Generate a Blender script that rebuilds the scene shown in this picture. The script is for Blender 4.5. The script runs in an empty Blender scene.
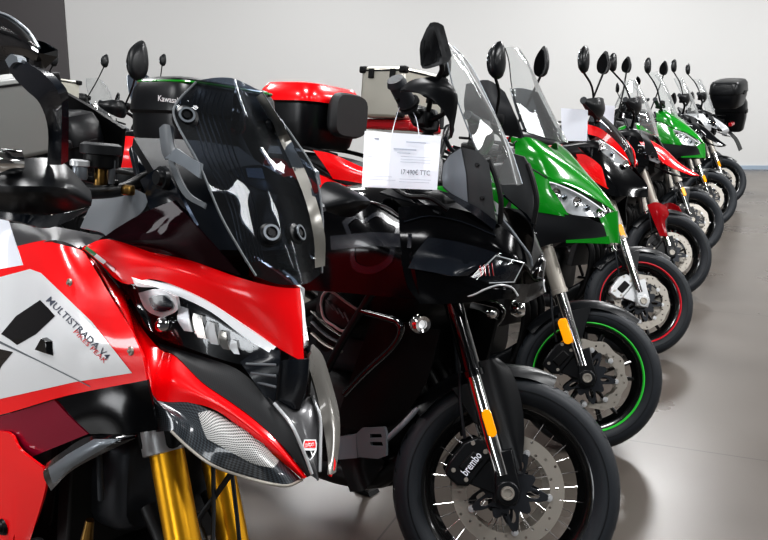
import bpy, bmesh, math, random
from mathutils import Vector, Matrix
from mathutils.bvhtree import BVHTree
from mathutils.geometry import tessellate_polygon
random.seed(7)
V = Vector; PI = math.pi
SC = bpy.context.scene; COL = SC.collection
# ------------------------------------------------------------------ camera
FOC = 850.0; PITCH = math.radians(12.28); CAM = V((0, 0, 1.48))
FWD = V((0, math.cos(PITCH), -math.sin(PITCH))); UP = V((0, math.sin(PITCH), math.cos(PITCH)))
def ray(px, py): return FWD + V(((px-384)/FOC, 0, 0)) + UP*((270-py)/FOC)
cd = bpy.data.cameras.new('camera'); cd.sensor_width = 36; cd.lens = FOC/768*36
co = bpy.data.objects.new('camera', cd); COL.objects.link(co)
co.location = CAM; co.rotation_euler = (PI/2-PITCH, 0, 0); cd.clip_start = .02; SC.camera = co
SC.view_settings.view_transform = 'Standard'; SC.view_settings.look = 'Medium High Contrast'
SC.cycles.transparent_max_bounces = 24
# ------------------------------------------------------------------ materials
def nm(name):
    m = bpy.data.materials.new(name); m.use_nodes = True; nt = m.node_tree; nt.nodes.clear()
    out = nt.nodes.new('ShaderNodeOutputMaterial'); return m, nt, out
def s2l(c): return tuple(((x/255)/12.92 if x/255 <= .04045 else ((x/255+.055)/1.055)**2.4) for x in c)+(1,)
def pbr(name, rgb, rough=.4, metal=0, coat=0, spec=.5, bump=0, bscale=200, var=0, emis=0):
    m, nt, out = nm(name); b = nt.nodes.new('ShaderNodeBsdfPrincipled')
    b.inputs['Base Color'].default_value = s2l(rgb); b.inputs['Roughness'].default_value = rough
    b.inputs['Metallic'].default_value = metal; b.inputs['Coat Weight'].default_value = coat
    b.inputs['Coat Roughness'].default_value = .03; b.inputs['Specular IOR Level'].default_value = spec
    if emis:
        b.inputs['Emission Color'].default_value = s2l(rgb); b.inputs['Emission Strength'].default_value = emis
    nt.links.new(b.outputs[0], out.inputs[0])
    tc = nt.nodes.new('ShaderNodeTexCoord')
    n = nt.nodes.new('ShaderNodeTexNoise'); n.inputs['Scale'].default_value = bscale; n.inputs['Detail'].default_value = 3
    nt.links.new(tc.outputs['Object'], n.inputs['Vector'])
    if bump:
        bp = nt.nodes.new('ShaderNodeBump'); bp.inputs['Strength'].default_value = bump; bp.inputs['Distance'].default_value = .002
        nt.links.new(n.outputs[0], bp.inputs['Height']); nt.links.new(bp.outputs[0], b.inputs['Normal'])
    mr = nt.nodes.new('ShaderNodeMapRange'); mr.inputs[3].default_value = max(0, rough-.04-var); mr.inputs[4].default_value = rough+.04+var
    n2 = nt.nodes.new('ShaderNodeTexNoise'); n2.inputs['Scale'].default_value = 9
    nt.links.new(tc.outputs['Object'], n2.inputs['Vector']); nt.links.new(n2.outputs[0], mr.inputs[0]); nt.links.new(mr.outputs[0], b.inputs['Roughness'])
    return m
def twotone(name, kind, c1, c2, scale, rough=.4, metal=0, lo=.45, hi=.55, coat=0):
    m, nt, out = nm(name); b = nt.nodes.new('ShaderNodeBsdfPrincipled'); tc = nt.nodes.new('ShaderNodeTexCoord')
    if kind == 'check':
        t = nt.nodes.new('ShaderNodeTexChecker'); t.inputs['Scale'].default_value = scale
        mp = nt.nodes.new('ShaderNodeMapping'); mp.inputs['Rotation'].default_value = (0, 0, .785)
        nt.links.new(tc.outputs['UV' if name[:3] in ('car', 'tex') else 'Object'], mp.inputs[0]); nt.links.new(mp.outputs[0], t.inputs['Vector']); fac = t.outputs['Fac']
    else:
        t = nt.nodes.new('ShaderNodeTexVoronoi'); t.inputs['Scale'].default_value = scale
        t.inputs['Randomness'].default_value = 0 if kind == 'dots' else 1
        mp = nt.nodes.new('ShaderNodeMapping'); mp.inputs['Rotation'].default_value = (0, 0, .5)
        nt.links.new(tc.outputs['UV'], mp.inputs[0]); nt.links.new(mp.outputs[0], t.inputs['Vector']); fac = t.outputs['Distance']
    r = nt.nodes.new('ShaderNodeValToRGB'); r.color_ramp.elements[0].position = lo; r.color_ramp.elements[1].position = hi
    r.color_ramp.elements[0].color = s2l(c1); r.color_ramp.elements[1].color = s2l(c2)
    nt.links.new(fac, r.inputs[0]); nt.links.new(r.outputs[0], b.inputs['Base Color'])
    b.inputs['Roughness'].default_value = rough; b.inputs['Metallic'].default_value = metal; b.inputs['Coat Weight'].default_value = coat
    nt.links.new(b.outputs[0], out.inputs[0]); return m
def glass(name, tint, haze=(1, 1, 1), hz=.08, gloss=1.0, edge=.45):
    m, nt, out = nm(name)
    tr = nt.nodes.new('ShaderNodeBsdfTransparent'); tr.inputs[0].default_value = tint+(1,)
    gl = nt.nodes.new('ShaderNodeBsdfGlossy'); gl.inputs['Roughness'].default_value = .03; gl.inputs[0].default_value = (gloss, gloss, gloss, 1)
    df = nt.nodes.new('ShaderNodeMixShader'); d1 = nt.nodes.new('ShaderNodeBsdfDiffuse'); d1.inputs[0].default_value = haze+(1,); d2 = nt.nodes.new('ShaderNodeBsdfTranslucent'); d2.inputs[0].default_value = haze+(1,); df.inputs[0].default_value = .6 if haze[0] > .5 else .1; nt.links.new(d1.outputs[0], df.inputs[1]); nt.links.new(d2.outputs[0], df.inputs[2])
    lw = nt.nodes.new('ShaderNodeLayerWeight'); lw.inputs[0].default_value = .5
    pw = nt.nodes.new('ShaderNodeMath'); pw.operation = 'POWER'; pw.inputs[1].default_value = 4
    fr = nt.nodes.new('ShaderNodeMath'); fr.operation = 'MULTIPLY_ADD'; fr.inputs[1].default_value = .7; fr.inputs[2].default_value = .035
    nt.links.new(lw.outputs['Facing'], pw.inputs[0]); nt.links.new(pw.outputs[0], fr.inputs[0])
    m1 = nt.nodes.new('ShaderNodeMixShader'); mul = nt.nodes.new('ShaderNodeMath'); mul.operation = 'MULTIPLY_ADD'
    mul.inputs[1].default_value = edge; mul.inputs[2].default_value = hz
    nt.links.new(pw.outputs[0], mul.inputs[0])
    nt.links.new(mul.outputs[0], m1.inputs[0]); nt.links.new(tr.outputs[0], m1.inputs[1]); nt.links.new(df.outputs[0], m1.inputs[2])
    m2 = nt.nodes.new('ShaderNodeMixShader'); nt.links.new(fr.outputs[0], m2.inputs[0])
    nt.links.new(m1.outputs[0], m2.inputs[1]); nt.links.new(gl.outputs[0], m2.inputs[2]); nt.links.new(m2.outputs[0], out.inputs[0]); return m
M = dict(
 red=pbr('red gloss paint', (252, 0, 14), .25, 0, .8), darkred=pbr('burgundy gloss paint', (128, 8, 44), .25, 0, .3),
 crimson=pbr('deep red paint', (170, 10, 25), .25, 0, 1),
 white=pbr('white gloss paint', (232, 234, 236), .25, 0, 1), green=pbr('green gloss paint', (4, 128, 22), .22, 0.0, 1),
 black=pbr('black gloss paint', (7, 9, 12), .12, 0, 1), matte=pbr('matte black plastic', (26, 28, 31), .5, bump=.15, bscale=900, spec=.3),
 plastic=pbr('satin black plastic', (14, 16, 19), .32, var=.05, spec=.35), dark=pbr('engine black', (8, 9, 11), .45, spec=.25),
 grey=pbr('satin grey plastic', (88, 92, 96), .45), lightgrey=pbr('light grey bracket', (120, 126, 132), .3, .4),
 rubber=pbr('tyre rubber', (33, 37, 42), .5, bump=.2, bscale=300, spec=.35), seat=pbr('black seat vinyl', (26, 27, 29), .55, bump=.3, bscale=500),
 chrome=pbr('chrome', (225, 225, 225), .08, 1), steel=pbr('brushed steel', (165, 160, 152), .38, .6), blackdeep=pbr('deep black gloss', (5, 6, 8), .13, spec=.35), polish=pbr('polished steel', (205, 203, 198), .2, 1),
 alu=pbr('anodised aluminium', (205, 203, 192), .33, .75), silver=pbr('silver paint', (190, 192, 194), .3, .35),
 gold=pbr('gold anodised', (226, 168, 40), .3, .85), bronze=pbr('bronze anodised', (150, 120, 70), .3, 1),
 orange=pbr('amber reflector', (255, 165, 0), .2, 0, 1, emis=.25), beakgrey=pbr('satin graphite', (62, 62, 64), .3, .35, .3),
 duct=pbr('blue black plastic', (12, 18, 26), .22, 0, .3), darkcard=pbr('ink', (70, 75, 90), .6), redink=pbr('red ink', (215, 40, 45), .4),
 card=pbr('white card', (232, 236, 246), .35, 0, .5), mirror=pbr('mirror glass', (120, 125, 130), .03, 1),
 stripeg=pbr('green rim tape', (60, 200, 70), .35), striper=pbr('red rim tape', (220, 30, 50), .35), lamp=pbr('white lamp', (244, 246, 248), .15, 0, 1, emis=.35),
 spoke=pbr('polished spoke', (235, 235, 235), .2, 1), rimblack=pbr('rim black', (9, 10, 11), .25, 0, .6),
 shield=pbr('dark blue grey decal', (16, 20, 28), .25, 0, .4), carrier=pbr('disc carrier grey', (46, 49, 54), .4, .5),
 greenflag=pbr('flag green', (0, 120, 60), .3, 0, 1), graphite=pbr('matte dark graphite', (44, 46, 48), .6, bump=.1, bscale=700),
 textured=twotone('textured black panel', 'check', (30, 31, 33), (40, 41, 43), 420, .55), 
 carbon=twotone('carbon weave', 'check', (26, 30, 34), (66, 72, 78), 230, .3, .2, coat=1),
 grille=twotone('perforated silver mesh', 'dots', (40, 42, 44), (190, 190, 188), 230, .4, .3, .30, .42),
 fins=twotone('radiator core', 'check', (6, 6, 7), (24, 24, 26), 300, .5, .3),
 smoke=glass('smoked screen', (.36, .40, .46), (.2, .21, .215), .04, .28, .5), clear=glass('clear screen', (.95, .96, .96), (.95, .96, .96), .08, .4, .6),
 redsmoke=glass('dark red tinted deflector', (.16, .03, .06), (.05, .012, .02), .3, .35, .3), lens=glass('lamp lens', (.96, .97, .98), (.8, .8, .8), .0, .8, .02),
shieldgrey=pbr('rib grey', (70, 74, 80), .3, spec=.6), wingsheen=pbr('grazing sheen grey', (118, 116, 110), .35, .2),
flanksheen=pbr('grazing reflection silver', (112, 110, 106), .28, .5, .3),
casegrey=pbr('grey coated case', (128, 130, 128), .4, .4), faintink=pbr('faint print', (170, 176, 190), .5),
 smokelight=glass('light smoked screen', (.30, .32, .34), (.2, .2, .2), .1, .4, .45))
# ------------------------------------------------------------------ mesh builder
def cr(p0, p1, p2, p3, t):
    return .5*((2*p1)+(p2-p0)*t+(2*p0-5*p1+4*p2-p3)*t*t+(3*p1-p0-3*p2+p3)*t**3)
def spline(pts, k):
    pts = [V(p) for p in pts]
    if k <= 1 or len(pts) < 2: return pts
    if len(pts) == 2: return [pts[0].lerp(pts[1], i/k) for i in range(k+1)]
    P = [pts[0]*2-pts[1]]+pts+[pts[-1]*2-pts[-2]]; out = []
    for i in range(len(pts)-1):
        for j in range(k): out.append(cr(P[i], P[i+1], P[i+2], P[i+3], j/k))
    out.append(pts[-1]); return out
def linear(pts, k):
    pts = [V(p) for p in pts]; out = []
    for i in range(len(pts)-1):
        for j in range(k): out.append(pts[i].lerp(pts[i+1], j/k))
    return out+[pts[-1]]
def gridpts(rows, k, lin=False):
    f = linear if lin else spline
    rs = [f(r, k) for r in rows]; cols = [f([r[i] for r in rs], k) for i in range(len(rs[0]))]
    return [[cols[i][j] for i in range(len(cols))] for j in range(len(cols[0]))]
class MB:
    def __init__(s): s.v = []; s.f = []; s.uv = {}
    def add(s, vs, fs):
        n = len(s.v); s.v += [V(v) for v in vs]; s.f += [tuple(i+n for i in f) for f in fs]; return s
    def box(s, c, d, rot=None, taper=1.0):
        c = V(c); x, y, z = [q/2 for q in d]; vs = []
        for a in (-1, 1):
            for b in (-1, 1):
                for e in (-1, 1):
                    k = taper if e > 0 else 1; p = V((a*x*k, b*y*k, e*z)); vs.append(c+(rot @ p if rot else p))
        return s.add(vs, [(0, 1, 3, 2), (4, 6, 7, 5), (0, 4, 5, 1), (2, 3, 7, 6), (0, 2, 6, 4), (1, 5, 7, 3)])
    def tube(s, pts, r, n=12, k=1, flat=None):
        pts = spline(pts, k) if k > 1 else [V(p) for p in pts]; L = len(pts)
        rr = r if isinstance(r, (list, tuple)) else [r]*L
        if len(rr) != L: rr = [rr[0]+(rr[-1]-rr[0])*i/(L-1) for i in range(L)]
        T = [(pts[min(i+1, L-1)]-pts[max(i-1, 0)]).normalized() for i in range(L)]
        a = V((0, 0, 1)) if abs(T[0].z) < .9 else V((0, 1, 0)); u = T[0].cross(a).normalized(); vs = []
        for i in range(L):
            u = (u-T[i]*u.dot(T[i])).normalized(); w = T[i].cross(u)
            for j in range(n):
                t = 2*PI*j/n; vs.append(pts[i]+(u*math.cos(t)+w*math.sin(t)*(flat or 1))*rr[i])
        fs = [(i*n+j, i*n+(j+1) % n, (i+1)*n+(j+1) % n, (i+1)*n+j) for i in range(L-1) for j in range(n)]
        fs += [tuple(range(n))[::-1], tuple((L-1)*n+j for j in range(n))]
        return s.add(vs, fs)
    def lathe(s, prof, o=(0, 0, 0), axis=(0, 1, 0), n=48, a0=0, a1=2*PI, ref=None, close=False):
        """prof: (radius, height along axis)"""
        o = V(o); ax = V(axis).normalized(); u = V(ref).normalized() if ref else (V((0, 0, 1)) if abs(ax.z) < .9 else V((1, 0, 0)))
        u = (u-ax*u.dot(ax)).normalized(); w = u.cross(ax); full = abs(a1-a0-2*PI) < 1e-6; m = n if full else n+1; vs = []
        for i in range(m):
            t = a0+(a1-a0)*i/n; d = u*math.cos(t)+w*math.sin(t)
            for (r, h) in prof: vs.append(o+d*r+ax*h)
        q = len(prof); fs = []
        for i in range(n):
            i2 = (i+1) % m
            for j in range(q if close else q-1):
                j2 = (j+1) % q; fs.append((i*q+j, i*q+j2, i2*q+j2, i2*q+j))
        if close and not full: fs += [tuple(range(q)), tuple((m-1)*q+j for j in range(q))[::-1]]
        return s.add(vs, fs)
    def prism(s, poly, y0, y1):
        """poly of (x,z); y0,y1 extents"""
        n = len(poly); vs = [V((p[0], y0, p[1])) for p in poly]+[V((p[0], y1, p[1])) for p in poly]
        fs = [tuple(range(n)), tuple(range(2*n-1, n-1, -1))]+[(i, i+n, (i+1) % n+n, (i+1) % n) for i in range(n)]
        return s.add(vs, fs)
    def sheet(s, rows, k=4, th=.004, lin=False):
        g = gridpts(rows, k, lin) if k > 1 else [[V(p) for p in r] for r in rows]; R, Cn = len(g), len(g[0])
        vs = [p for r in g for p in r]; n0 = len(s.v); au = []; mr_ = g[R//2]; du = sum((mr_[j+1]-mr_[j]).length for j in range(Cn-1))/max(1, Cn-1); dv = sum((g[i+1][Cn//2]-g[i][Cn//2]).length for i in range(R-1))/max(1, R-1)
        for i in range(R):
            for j in range(Cn):
                s.uv[n0+i*Cn+j] = s.uv[n0+R*Cn+i*Cn+j] = (j*du, i*dv)
        fs = [(i*Cn+j, i*Cn+j+1, (i+1)*Cn+j+1, (i+1)*Cn+j) for i in range(R-1) for j in range(Cn-1)]
        if th:
            nr = []
            for i in range(R):
                for j in range(Cn):
                    a = g[min(i+1, R-1)][j]-g[max(i-1, 0)][j]; b = g[i][min(j+1, Cn-1)]-g[i][max(j-1, 0)]
                    n = a.cross(b); nr.append(n.normalized() if n.length > 1e-9 else V((0, 1, 0)))
            avg = sum(nr, V()); cen = sum(vs, V())/len(vs); out = V((cen.x+.5, cen.y, cen.z-.8))
            sg = -1 if avg.dot(out) > 0 else 1
            N = len(vs); vs2 = [vs[i]+nr[i]*th*sg for i in range(N)]
            fs += [tuple(q+N for q in f)[::-1] for f in fs]
            ring = [j for j in range(Cn)]+[i*Cn+Cn-1 for i in range(1, R)]+[(R-1)*Cn+j for j in range(Cn-2, -1, -1)]+[i*Cn for i in range(R-2, 0, -1)]
            fs += [(ring[i], ring[(i+1) % len(ring)], ring[(i+1) % len(ring)]+N, ring[i]+N) for i in range(len(ring))]; vs += vs2
        return s.add(vs, fs)
    def loft(s, rings, k=1, cap=True):
        n = len(rings[0])
        if k > 1:
            cols = [spline([r[i] for r in rings], k) for i in range(n)]; rings = [[cols[i][j] for i in range(n)] for j in range(len(cols[0]))]
        vs = [p for r in rings for p in r]; L = len(rings)
        fs = [(i*n+j, i*n+(j+1) % n, (i+1)*n+(j+1) % n, (i+1)*n+j) for i in range(L-1) for j in range(n)]
        if cap: fs += [tuple(range(n))[::-1], tuple((L-1)*n+j for j in range(n))]
        return s.add(vs, fs)
    def body(s, st, k=4, n=24, p=2.6):
        """st: (x, zc, halfw, halfh[, power])  superellipse stations along x"""
        rings = []
        for q in st:
            x, zc, hw, hh = q[:4]; e = 2/(q[4] if len(q) > 4 else p); r = []
            for j in range(n):
                t = 2*PI*j/n; c, d = math.cos(t), math.sin(t)
                r.append(V((x, hw*math.copysign(abs(c)**e, c), zc+hh*math.copysign(abs(d)**e, d))))
            rings.append(r)
        return s.loft(rings, k)
    def flat(s, loops, fn, th=0, dirv=None):
        """loops of 2d pts (outer, holes...) mapped by fn(u,v)->Vector"""
        L3 = [[V((p[0], p[1], 0)) for p in l] for l in loops]; tr = tessellate_polygon(L3); flatp = [p for l in L3 for p in l]
        vs = [fn(p.x, p.y) for p in flatp]; N = len(vs); fs = [tuple(t) for t in tr]
        if th:
            d = V(dirv)*th; vs += [v+d for v in vs]; fs += [tuple(i+N for i in t)[::-1] for t in tr]; o = 0
            for l in loops:
                n = len(l); fs += [(o+i, o+(i+1) % n, o+(i+1) % n+N, o+i+N) for i in range(n)]; o += n
        return s.add(vs, fs)
    def build(s, name, mat, parent=None, xf=None, bevel=0, ang=38, flip=False):
        me = bpy.data.meshes.new(name); vs = [xf(v) if xf else v for v in s.v]
        if flip: vs = [V((v.x, -v.y, v.z)) for v in vs]
        me.from_pydata([tuple(v) for v in vs], [], s.f); me.validate()
        if s.uv and mat in ('carbon', 'grille', 'textured'):
            ul = me.uv_layers.new(name='surface')
            for lp in me.loops: ul.data[lp.index].uv = s.uv.get(lp.vertex_index, (0, 0))
        bm = bmesh.new(); bm.from_mesh(me); bmesh.ops.remove_doubles(bm, verts=bm.verts, dist=1e-6)
        bmesh.ops.recalc_face_normals(bm, faces=bm.faces); bm.to_mesh(me); bm.free()
        for p in me.polygons: p.use_smooth = True
        me.set_sharp_from_angle(angle=math.radians(ang)); me.materials.append(M[mat] if isinstance(mat, str) else mat)
        o = bpy.data.objects.new(name, me); COL.objects.link(o)
        if parent: o.parent = parent
        if bevel:
            b = o.modifiers.new('bevel', 'BEVEL'); b.width = bevel; b.segments = 2; b.limit_method = 'ANGLE'; b.angle_limit = math.radians(40)
        return o
    def both(s, name, mat, parent, **kw):
        return s.build(name, mat, parent, **kw), s.build(name, mat, parent, flip=True, **kw)
def circ(r, n, cx=0, cy=0, a0=0): return [(cx+r*math.cos(a0+2*PI*i/n), cy+r*math.sin(a0+2*PI*i/n)) for i in range(n)]
_tc = {}
def textgeo(txt, shear=0, bold=0):
    key = (txt, shear, bold)
    if key in _tc: return _tc[key]
    c = bpy.data.curves.new('t', 'FONT'); c.body = txt; c.size = 1; c.shear = shear; c.offset = bold; c.resolution_u = 2
    o = bpy.data.objects.new('t', c); COL.objects.link(o); dg = bpy.context.evaluated_depsgraph_get()
    me = bpy.data.meshes.new_from_object(o.evaluated_get(dg)); vs = [v.co.copy() for v in me.vertices]; fs = [tuple(p.vertices) for p in me.polygons]
    bpy.data.objects.remove(o); bpy.data.curves.remove(c); bpy.data.meshes.remove(me)
    x0 = min(v.x for v in vs); x1 = max(v.x for v in vs); y0 = min(v.y for v in vs); y1 = max(v.y for v in vs)
    _tc[key] = ([((v.x-x0)/(x1-x0), (v.y-y0)/(y1-y0)) for v in vs], fs); return _tc[key]
# ------------------------------------------------------------------ bike frames of reference
class Fr:
    """local frame of a parked bike: x forward, y left, z up, origin on the floor under the front axle"""
    def __init__(s, px, py, a, lean, R, steer=0, rake=25, name='motorcycle', base=None):
        s.R = R; a = math.radians(a); l = math.radians(lean); s.rot = Matrix.Rotation(-a, 3, 'Z') @ Matrix.Rotation(-l, 3, 'X')
        if base is None:
            r = ray(px, py); t = (R*math.cos(l)-CAM.z)/r.z; s.base = CAM+t*r-s.rot @ V((0, 0, R))
        else: s.base = V(base)
        s.ys = 1.0; s.inv = s.rot.transposed(); s.o = s.inv @ (CAM-s.base); s.rake = math.radians(rake)
        s.S = Matrix.Rotation(math.radians(steer), 3, V((-math.sin(s.rake), 0, math.cos(s.rake)))); s.ax = V((-.035, 0, R))
        e = bpy.data.objects.new(name, None); COL.objects.link(e); e.empty_display_size = .2
        e.location = s.base; e.rotation_euler = s.rot.to_euler(); s.root = e
    def P(s, px, py, y, z=None):
        y = y*s.ys; d = s.inv @ ray(px, py); t = (y-s.o.y)/d.y; return s.o+t*d
    def st(s, v): return s.ax+s.S @ (V(v)-s.ax)
    def rows(s, rows): return [[s.P(*p) if len(p) == 3 else V(p[:3]) for p in r] for r in rows]
    def W(s, v): return s.base+s.rot @ V(v)
    def bvh(s, o): 
        me = o.data; return BVHTree.FromPolygons([v.co.copy() for v in me.vertices], [tuple(p.vertices) for p in me.polygons])
    def hit(s, b, px, py, off=.0015):
        d = (s.inv @ ray(px, py)).normalized(); h = b.ray_cast(s.o, d)
        if h[0] is None:
            h = b.find_nearest(s.o+d*1.5); q = h[0]
            # nearest point along the ray
            t = (q-s.o).dot(d); return s.o+d*(t-off)
        return h[0]-d*off
    def decal(s, b, rows, name, mat, parent, k=6, off=.0015, lin=True, th=0):
        g = gridpts([[V((p[0], p[1], 0)) for p in r] for r in rows], k, lin); 
        return MB().sheet([[s.hit(b, p.x, p.y, off) for p in r] for r in g], 1, th).build(name, mat, parent)
    def text(s, b, txt, c, name, mat, parent, shear=0, bold=0, off=.002):
        vs, fs = textgeo(txt, shear, bold); out = []
        for (u, v) in vs:
            x = (c[3][0]*(1-u)+c[2][0]*u)*(1-v)+(c[0][0]*(1-u)+c[1][0]*u)*v; y = (c[3][1]*(1-u)+c[2][1]*u)*(1-v)+(c[0][1]*(1-u)+c[1][1]*u)*v
            out.append(s.hit(b, x, y, off))
        return MB().add(out, fs).build(name, mat, parent)
def tag(o, label, cat, group=None):
    o['label'] = label; o['category'] = cat
    if group: o['group'] = group
def sym(rows, k=1.0, dx=0.0):
    """half rows from the right edge (y<0) to the centre (y=0) made into full rows"""
    out = []
    for r in rows:
        r = [V(p) for p in r]; r[-1].y = 0; out.append(r+[V((p.x-dx*min(1, abs(p.y)*8), -p.y*k, p.z)) for p in r[-2::-1]])
    return out
# ------------------------------------------------------------------ running gear
def wheel(fr, cx, R, rr, w, kind, xf, pre, stripe=None, nsp=16, detail=1):
    """tyre of outer radius R on a rim of lip radius rr, centred (cx,0,R)"""
    root = fr.root; O = V((cx, 0, R)); n = 72 if detail else 40; h = w/2; T = R-rr
    prof = [(rr-.006, -h*.62), (rr+.004, -h*.80), (rr+T*.28, -h*.97), (rr+T*.52, -h), (rr+T*.72, -h*.90), (rr+T*.88, -h*.66), (rr+T*.97, -h*.34), (R, 0),
            (rr+T*.97, h*.34), (rr+T*.88, h*.66), (rr+T*.72, h*.90), (rr+T*.52, h), (rr+T*.28, h*.97), (rr+.004, h*.80), (rr-.006, h*.62)]
    ty = MB().lathe(prof, O, n=n).build(pre+'_tyre', 'rubber', root, xf, ang=60)
    if detail:   # tread sipes as slim dark inlays
        m = MB()
        for i in range(40):
            for sd in (-1, 1):
                t = 2*PI*(i+.25*sd)/40; ps = []
                for q, (r_, y_) in enumerate([(rr+T*.985, .10), (rr+T*.955, .42), (rr+T*.885, .68)]):
                    tt = t+q*.035; d = V((math.cos(tt), 0, math.sin(tt))); e = V((-math.sin(tt), 0, math.cos(tt)))*.0022
                    c = O+d*(r_+.0012)+V((0, sd*y_*h*1.0, 0)); ps.append([c-e, c+e])
                m.sheet(ps, 1, 0)
        m.build('tread_groove', 'black', ty, xf)
        MB().lathe([(rr+T*.40, -h*1.004), (rr+T*.42, -h*1.012), (rr+T*.44, -h*1.004)], O, n=n).build('sidewall_line', 'plastic', ty, xf)
    prof = [(rr-.002, -h*.66), (rr+.002, -h*.60), (rr-.012, -h*.56), (rr-.022, -h*.30), (rr-.034, 0), (rr-.022, h*.30), (rr-.012, h*.56), (rr+.002, h*.60), (rr-.002, h*.66),
            (rr-.016, h*.62), (rr-.030, h*.30), (rr-.044, 0), (rr-.030, -h*.30), (rr-.016, -h*.62)]
    rim = MB().lathe(prof, O, n=n, close=True).build(pre+'_rim', 'rimblack', root, xf, ang=50)
    hub = MB().lathe([(.0, -.055), (.028, -.055), (.034, -.045), (.030, -.02), (.030, .02), (.034, .045), (.028, .055), (0, .055)], O, n=20)
    hub.build('hub', 'rimblack', rim, xf)
    if stripe:
        for sg in (-1, 1):
            MB().lathe([(rr-.0005, sg*h*.70), (rr+.003, sg*h*.82), (rr-.001, sg*h*.825), (rr-.005, sg*h*.66)], O, n=n, close=True).build('rim_stripe', stripe, rim, xf)
    if kind == 'spoke':
        for i in range(nsp):
            for sg in (-1, 1):
                t = 2*PI*(i+.5*(sg > 0))/nsp; t2 = t+(.55 if i % 2 else -.55)
                a = O+V((math.cos(t2)*.032, sg*.040, math.sin(t2)*.032)); b = O+V((math.cos(t)*(rr-.022), sg*.006, math.sin(t)*(rr-.022)))
                MB().tube([a, b], .0017, 6).build('spoke', 'spoke', rim, xf)
    else:
        m = MB()
        for i in range(5):
            for q in (-.12, .12):
                t = 2*PI*i/5+.3; a = O+V((math.cos(t+q*.6), 0, math.sin(t+q*.6)))*.03; b = O+V((math.cos(t+q*1.6), 0, math.sin(t+q*1.6)))*(rr-.03)
                MB().tube([a, a.lerp(b, .5), b], [.013, .0095, .012], 8, flat=.8).build('spoke', 'rimblack', rim, xf)
    return rim
def disc(fr, cx, R, y, ro, xf, wavy=0, detail=1, sd=-1):
    root = fr.root; ri = ro*.74; N = 96 if detail else 40; f = lambda u, v: V((cx+u, y, R+v))
    outer = [((ro+wavy*math.cos(t*10))*math.cos(t), (ro+wavy*math.cos(t*10))*math.sin(t)) for t in [2*PI*i/N for i in range(N)]]
    inner = [((ri-wavy*math.cos(t*10))*math.cos(t), (ri-wavy*math.cos(t*10))*math.sin(t)) for t in [2*PI*i/N for i in range(N)]]
    loops = [outer, inner]
    if detail:
        for i in range(30):
            t = 2*PI*i/30; r = ro-.009-(i % 3)*.0125; loops.append(circ(.0042, 8, r*math.cos(t), r*math.sin(t)))
    d = MB().flat(loops, f, .004, (0, 1, 0)).build('brake_disc', 'steel', root, xf)
    # spider carrier: scalloped ring with windows
    rc = ri*.99; out = []
    for i in range(80):
        t = 2*PI*i/80; q_ = (max(0, math.cos(5*t))+max(0, -math.cos(5*t))*.55)**1.6; r = rc*(.56+.44*q_); out.append((r*math.cos(t), r*math.sin(t)))
    lp = [out]
    for i in range(5):
        t = 2*PI*i/5; c = rc*.60; lp.append([((c+rc*.17*math.cos(a))*math.cos(t)-rc*.085*math.sin(a)*math.sin(t), (c+rc*.17*math.cos(a))*math.sin(t)+rc*.085*math.sin(a)*math.cos(t)) for a in [2*PI*j/10 for j in range(10)]])
    lp.append(circ(.034, 16))
    MB().flat(lp, lambda u, v: V((cx+u, y-.002*sd*-1, R+v)), .006*sd, (0, 1, 0)).build('disc_carrier', 'carrier', d, xf, bevel=.001)
    for i in range(5 if not wavy else 8):
        t = 2*PI*i/(5 if not wavy else 8); c = V((cx+ri*.985*math.cos(t), y, R+ri*.985*math.sin(t)))
        MB().lathe([(.0, sd*.009), (.004, sd*.009), (.004, sd*.006), (.010, sd*.006), (.011, 0)], c, n=12).build('disc_rivet', 'silver', d, xf)
    return d
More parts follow.
